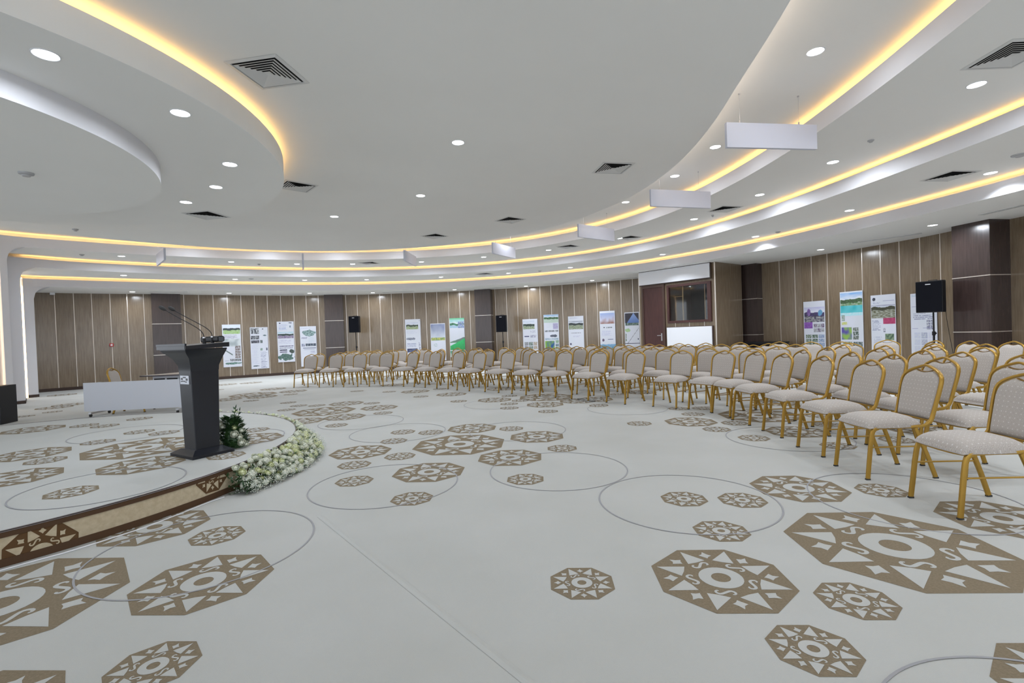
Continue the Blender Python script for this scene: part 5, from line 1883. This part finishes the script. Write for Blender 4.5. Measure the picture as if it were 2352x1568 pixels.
def floret_ball(mb, c_, r, n_, mi=0, seed=0, pr=.3):
    rnd = random.Random(seed)
    for k in range(n_):
        z = 1 - 1.7 * (k + .5) / n_
        a = k * 2.39996
        s = math.sqrt(max(0, 1 - z * z))
        d = Vector((s * math.cos(a), s * math.sin(a), z))
        q = c_ + d * r * rnd.uniform(.85, 1.05)
        M = d.to_track_quat('Z', 'Y').to_matrix() @ Matrix.Rotation(rnd.uniform(0, 6), 3, 'Z')
        for t in range(4):
            a2 = t * PI / 2
            w = r * pr
            mb.face([q + M @ Vector(v) for v in ((0, 0, 0), (w * math.cos(a2 - .55), w * math.sin(a2 - .55), w * .2), (w * 1.35 * math.cos(a2), w * 1.35 * math.sin(a2), w * .1), (w * math.cos(a2 + .55), w * math.sin(a2 + .55), w * .2))], mi)


def leaf(mb, p, d, l, w, mi=0, up=Vector((0, 0, 1))):
    d = d.normalized()
    s = d.cross(up)
    if s.length < .01:
        s = Vector((1, 0, 0))
    s.normalize()
    nn = s.cross(d)
    m_ = p + d * l * .5 + nn * l * .06
    mb.face([p, p + d * l * .3 + s * w * .45, m_ + s * w * .5, p + d * l * .8 + s * w * .3, p + d * l - nn * l * .05, p + d * l * .5], mi)
    mb.face([p, p + d * l * .5, p + d * l - nn * l * .05, p + d * l * .8 - s * w * .3, m_ - s * w * .5, p + d * l * .3 - s * w * .45], mi)


a_s = math.atan2(at(519, 1132, .0).y - SY, at(519, 1132, .0).x - SX)
a_e = math.radians(81)
a_m = math.radians(16)
garl = empty('flower_garland', (SX, SY, 0))
tag(garl, 'long bank of white roses and hydrangeas along the rounded edge of the stage', 'flowers')
rnd = random.Random(3)
fol, spr, far = MB(), MB(), MB()
heads = []
# density and spread: thick near the camera, a thin line on the far rim
def spread(a):
    """radial reach and height of the bank at polar angle a"""
    t = (a - a_s) / (math.radians(30) - a_s)
    if t < 1:
        return (.20 + .10 * math.sin(min(1, t * 1.1) * PI), .235)
    k = (a - math.radians(30)) / (a_e - math.radians(30))
    return (.20 - .13 * min(1, k * 2.2), .235 - .0 * k)
tries = 0
while len(heads) < 520 and tries < 60000:
    tries += 1
    a = a_s + (math.radians(34) - a_s) * rnd.random() if rnd.random() < .66 else rnd.uniform(math.radians(30), a_e)
    w, h = spread(a)
    f = rnd.random()
    rr = SR + .04 + f * w
    zmax = max(.05, h * (1 - .80 * f ** 1.1) + .02)
    z = rnd.uniform(max(.035, zmax - .08), zmax)
    size = rnd.uniform(.023, .040) if a < math.radians(30) else rnd.uniform(.016, .026)
    p = Vector((rr * math.cos(a), rr * math.sin(a), z))
    if all((p - q).length > (size + s2) * .80 for q, s2, _ in heads):
        heads.append((p, size, a))
vis = sorted(range(len(heads)), key=lambda i: (Vector((SX, SY, 0)) + heads[i][0]).length)
for rank, i in enumerate(vis):
    p, size, a = heads[i]
    out = Vector((math.cos(a), math.sin(a), 0))
    d = (out * rnd.uniform(.2, .9) + Vector((rnd.uniform(-.3, .3), rnd.uniform(-.3, .3), .8))).normalized()
    gr = rnd.random()
    if rank < 95:
        mb = MB()
        if gr < .68:
            rose(mb, Vector((0, 0, 0)), size, d, 0, i)
            nm, mt = 'rose', (petal_w if rnd.random() < .5 else petal_g)
        else:
            floret_ball(mb, Vector((0, 0, 0)), size, 34, 0, i)
            nm, mt = 'hydrangea', petal_w
        # a core so no gaps are seen
        mb.lathe([(.001, -size * .6), (size * .6, -size * .3), (size * .62, .1 * size), (.001, size * .5)], n=10)
        o = mb.build(nm, [mt], garl, smooth=True)
        o.location = p
    else:
        if gr < .4:
            rose(far, p, size * 1.05, d, 0 if gr < .25 else 1, i)
        else:
            floret_ball(far, p, size, 22, 0 if gr < .75 else 1, i)
        far.lathe([(.001, -size * .5), (size * .6, -size * .25), (size * .6, .1 * size), (.001, size * .5)], c=p, n=8)
o = far.build('rose', [petal_w, petal_g], garl, smooth=True)
o['kind'] = 'stuff'
for k in range(2600):
    a = a_s - .015 + (a_e - a_s + .02) * rnd.random() ** 1.35
    w, h = spread(a)
    f = rnd.random()
    rr = SR + .03 + f * (w + .01)
    z = rnd.uniform(.01, max(.05, h * (1 - .75 * f ** 1.3)) - .01)
    p = Vector((rr * math.cos(a), rr * math.sin(a), z))
    out = Vector((math.cos(a), math.sin(a), 0))
    d = out * rnd.uniform(-.1, 1) + Vector((rnd.uniform(-.7, .7), rnd.uniform(-.7, .7), rnd.uniform(0, .9)))
    if z < .05:
        d.z = abs(d.z) * .3
    leaf(fol, p, d, rnd.uniform(.03, .052), rnd.uniform(.014, .024))
o = fol.build('foliage', [leaf_m], garl)
o['kind'] = 'stuff'
for k in range(2300):
    a = a_s - .01 + (a_e - a_s) * rnd.random() ** 1.6
    w, h = spread(a)
    f = rnd.random() ** .5
    rr = SR + .05 + f * (w + .05)
    zt = max(.05, h * (1 - .78 * f ** 1.3) + .03)
    z = rnd.uniform(.015, zt)
    p = Vector((rr * math.cos(a), rr * math.sin(a), z))
    s = rnd.uniform(.003, .006)
    M = Matrix.Rotation(rnd.uniform(0, 6), 3, Vector((rnd.random(), rnd.random(), rnd.random() + .1)).normalized())
    v = [p + M @ Vector(q) * s for q in ((1, 0, 0), (0, 1, 0), (-1, 0, 0), (0, -1, 0), (0, 0, 1), (0, 0, -1))]
    for t in ((0, 1, 4), (1, 2, 4), (2, 3, 4), (3, 0, 4), (1, 0, 5), (2, 1, 5), (3, 2, 5), (0, 3, 5)):
        spr.face([v[q] for q in t], 0)
o = spr.build('small_blossom', [spray_m], garl)
o['kind'] = 'stuff'

# bouquet beside the lectern
bq = at(541, 1026, SZ)
bo = empty('bouquet', bq)
tag(bo, 'dark green leafy bouquet with white roses beside the lectern on the stage', 'flowers')
fol = MB()
SC = bq.y / FPX          # metres per pixel there
for k in range(520):
    t = rnd.random()
    z = t * .30
    wid = .115 * math.sqrt(max(.02, 1 - (z / .34) ** 2)) + .012
    a = rnd.uniform(0, 2 * PI)
    r_ = wid * rnd.uniform(.5, 1)
    p = Vector((r_ * math.cos(a) - .045 * t, r_ * math.sin(a) * .85, z + .012))
    d = Vector((math.cos(a), math.sin(a), rnd.uniform(.1, 1.1)))
    leaf(fol, p, d, rnd.uniform(.045, .065), rnd.uniform(.032, .045))
fol.lathe([(.001, 0), (.10, 0), (.105, .08), (.085, .19), (.001, .28)], c=(-.02, 0, 0), n=16)
# tall sprig
def sprig(x0, y0, z0, x1, y1, z1, n_):
    a, b = Vector((x0, y0, z0)), Vector((x1, y1, z1))
    tube(fol, a, b, .003, 6)
    for k in range(n_):
        t = (k + .5) / n_
        p = a.lerp(b, t)
        s = 1 if k % 2 else -1
        leaf(fol, p, Vector((s * .8, rnd.uniform(-.5, .5), .75)), .062 * (1.1 - .3 * t), .028)
    leaf(fol, b, Vector((.2, 0, 1)), .05, .022)
sprig(-.03, 0, .18, .02, 0, .41, 11)
sprig(0, 0, .18, .06, 0, .38, 9)
sprig(-.10, 0, .14, -.155, 0, .25, 6)
sprig(-.12, 0, .08, -.185, 0, .17, 6)
o = fol.build('foliage', [leaf_m], bo, smooth=False)
o['kind'] = 'stuff'
for k, (x, y, z, s) in enumerate(((-.105, -.08, .265, .036), (-.075, -.095, .235, .028), (.060, -.115, .160, .038), (.098, -.085, .125, .030), (.115, -.085, .065, .038), (.142, -.05, .040, .028), (.045, -.085, .225, .024), (.095, -.04, .185, .026), (-.118, -.06, .215, .028))):
    mb = MB()
    rose(mb, Vector((0, 0, 0)), s, Vector((.35, -.8, .5)).normalized(), 0, 50 + k)
    mb.lathe([(.001, -s * .5), (s * .6, -s * .25), (s * .6, .1 * s), (.001, s * .5)], n=10)
    o = mb.build('rose', [petal_w if k != 6 else petal_g], bo, smooth=True)
    o.location = (x, y, z)

# ------------------------------------------------------------------ even ambient fill added through the unbuilt sides of the closed room, camera, view
w = bpy.data.worlds.new('world')
sc.world = w
w.use_nodes = True
w.node_tree.nodes['Background'].inputs[0].default_value = (.86, .92, 1.0, 1)
w.node_tree.nodes['Background'].inputs[1].default_value = 1.1

cd = bpy.data.cameras.new('camera')
cam = bpy.data.objects.new('camera', cd)
col.objects.link(cam)
cd.sensor_fit = 'HORIZONTAL'
cd.sensor_width = 36
cd.lens = FPX / W * 36
cd.clip_start = .05
cd.clip_end = 100
X, Y, Z = RC @ Vector((1, 0, 0)), RC @ Vector((0, 0, 1)), -(RC @ Vector((0, 1, 0)))
M = Matrix(((X.x, Y.x, Z.x, 0), (X.y, Y.y, Z.y, 0), (X.z, Y.z, Z.z, EYE), (0, 0, 0, 1)))
cam.matrix_world = M
sc.camera = cam
sc.view_settings.view_transform = 'Standard'
sc.view_settings.look = 'None'
sc.view_settings.gamma = 1
sc.view_settings.exposure = 0.78
sc.view_settings.use_curve_mapping = False
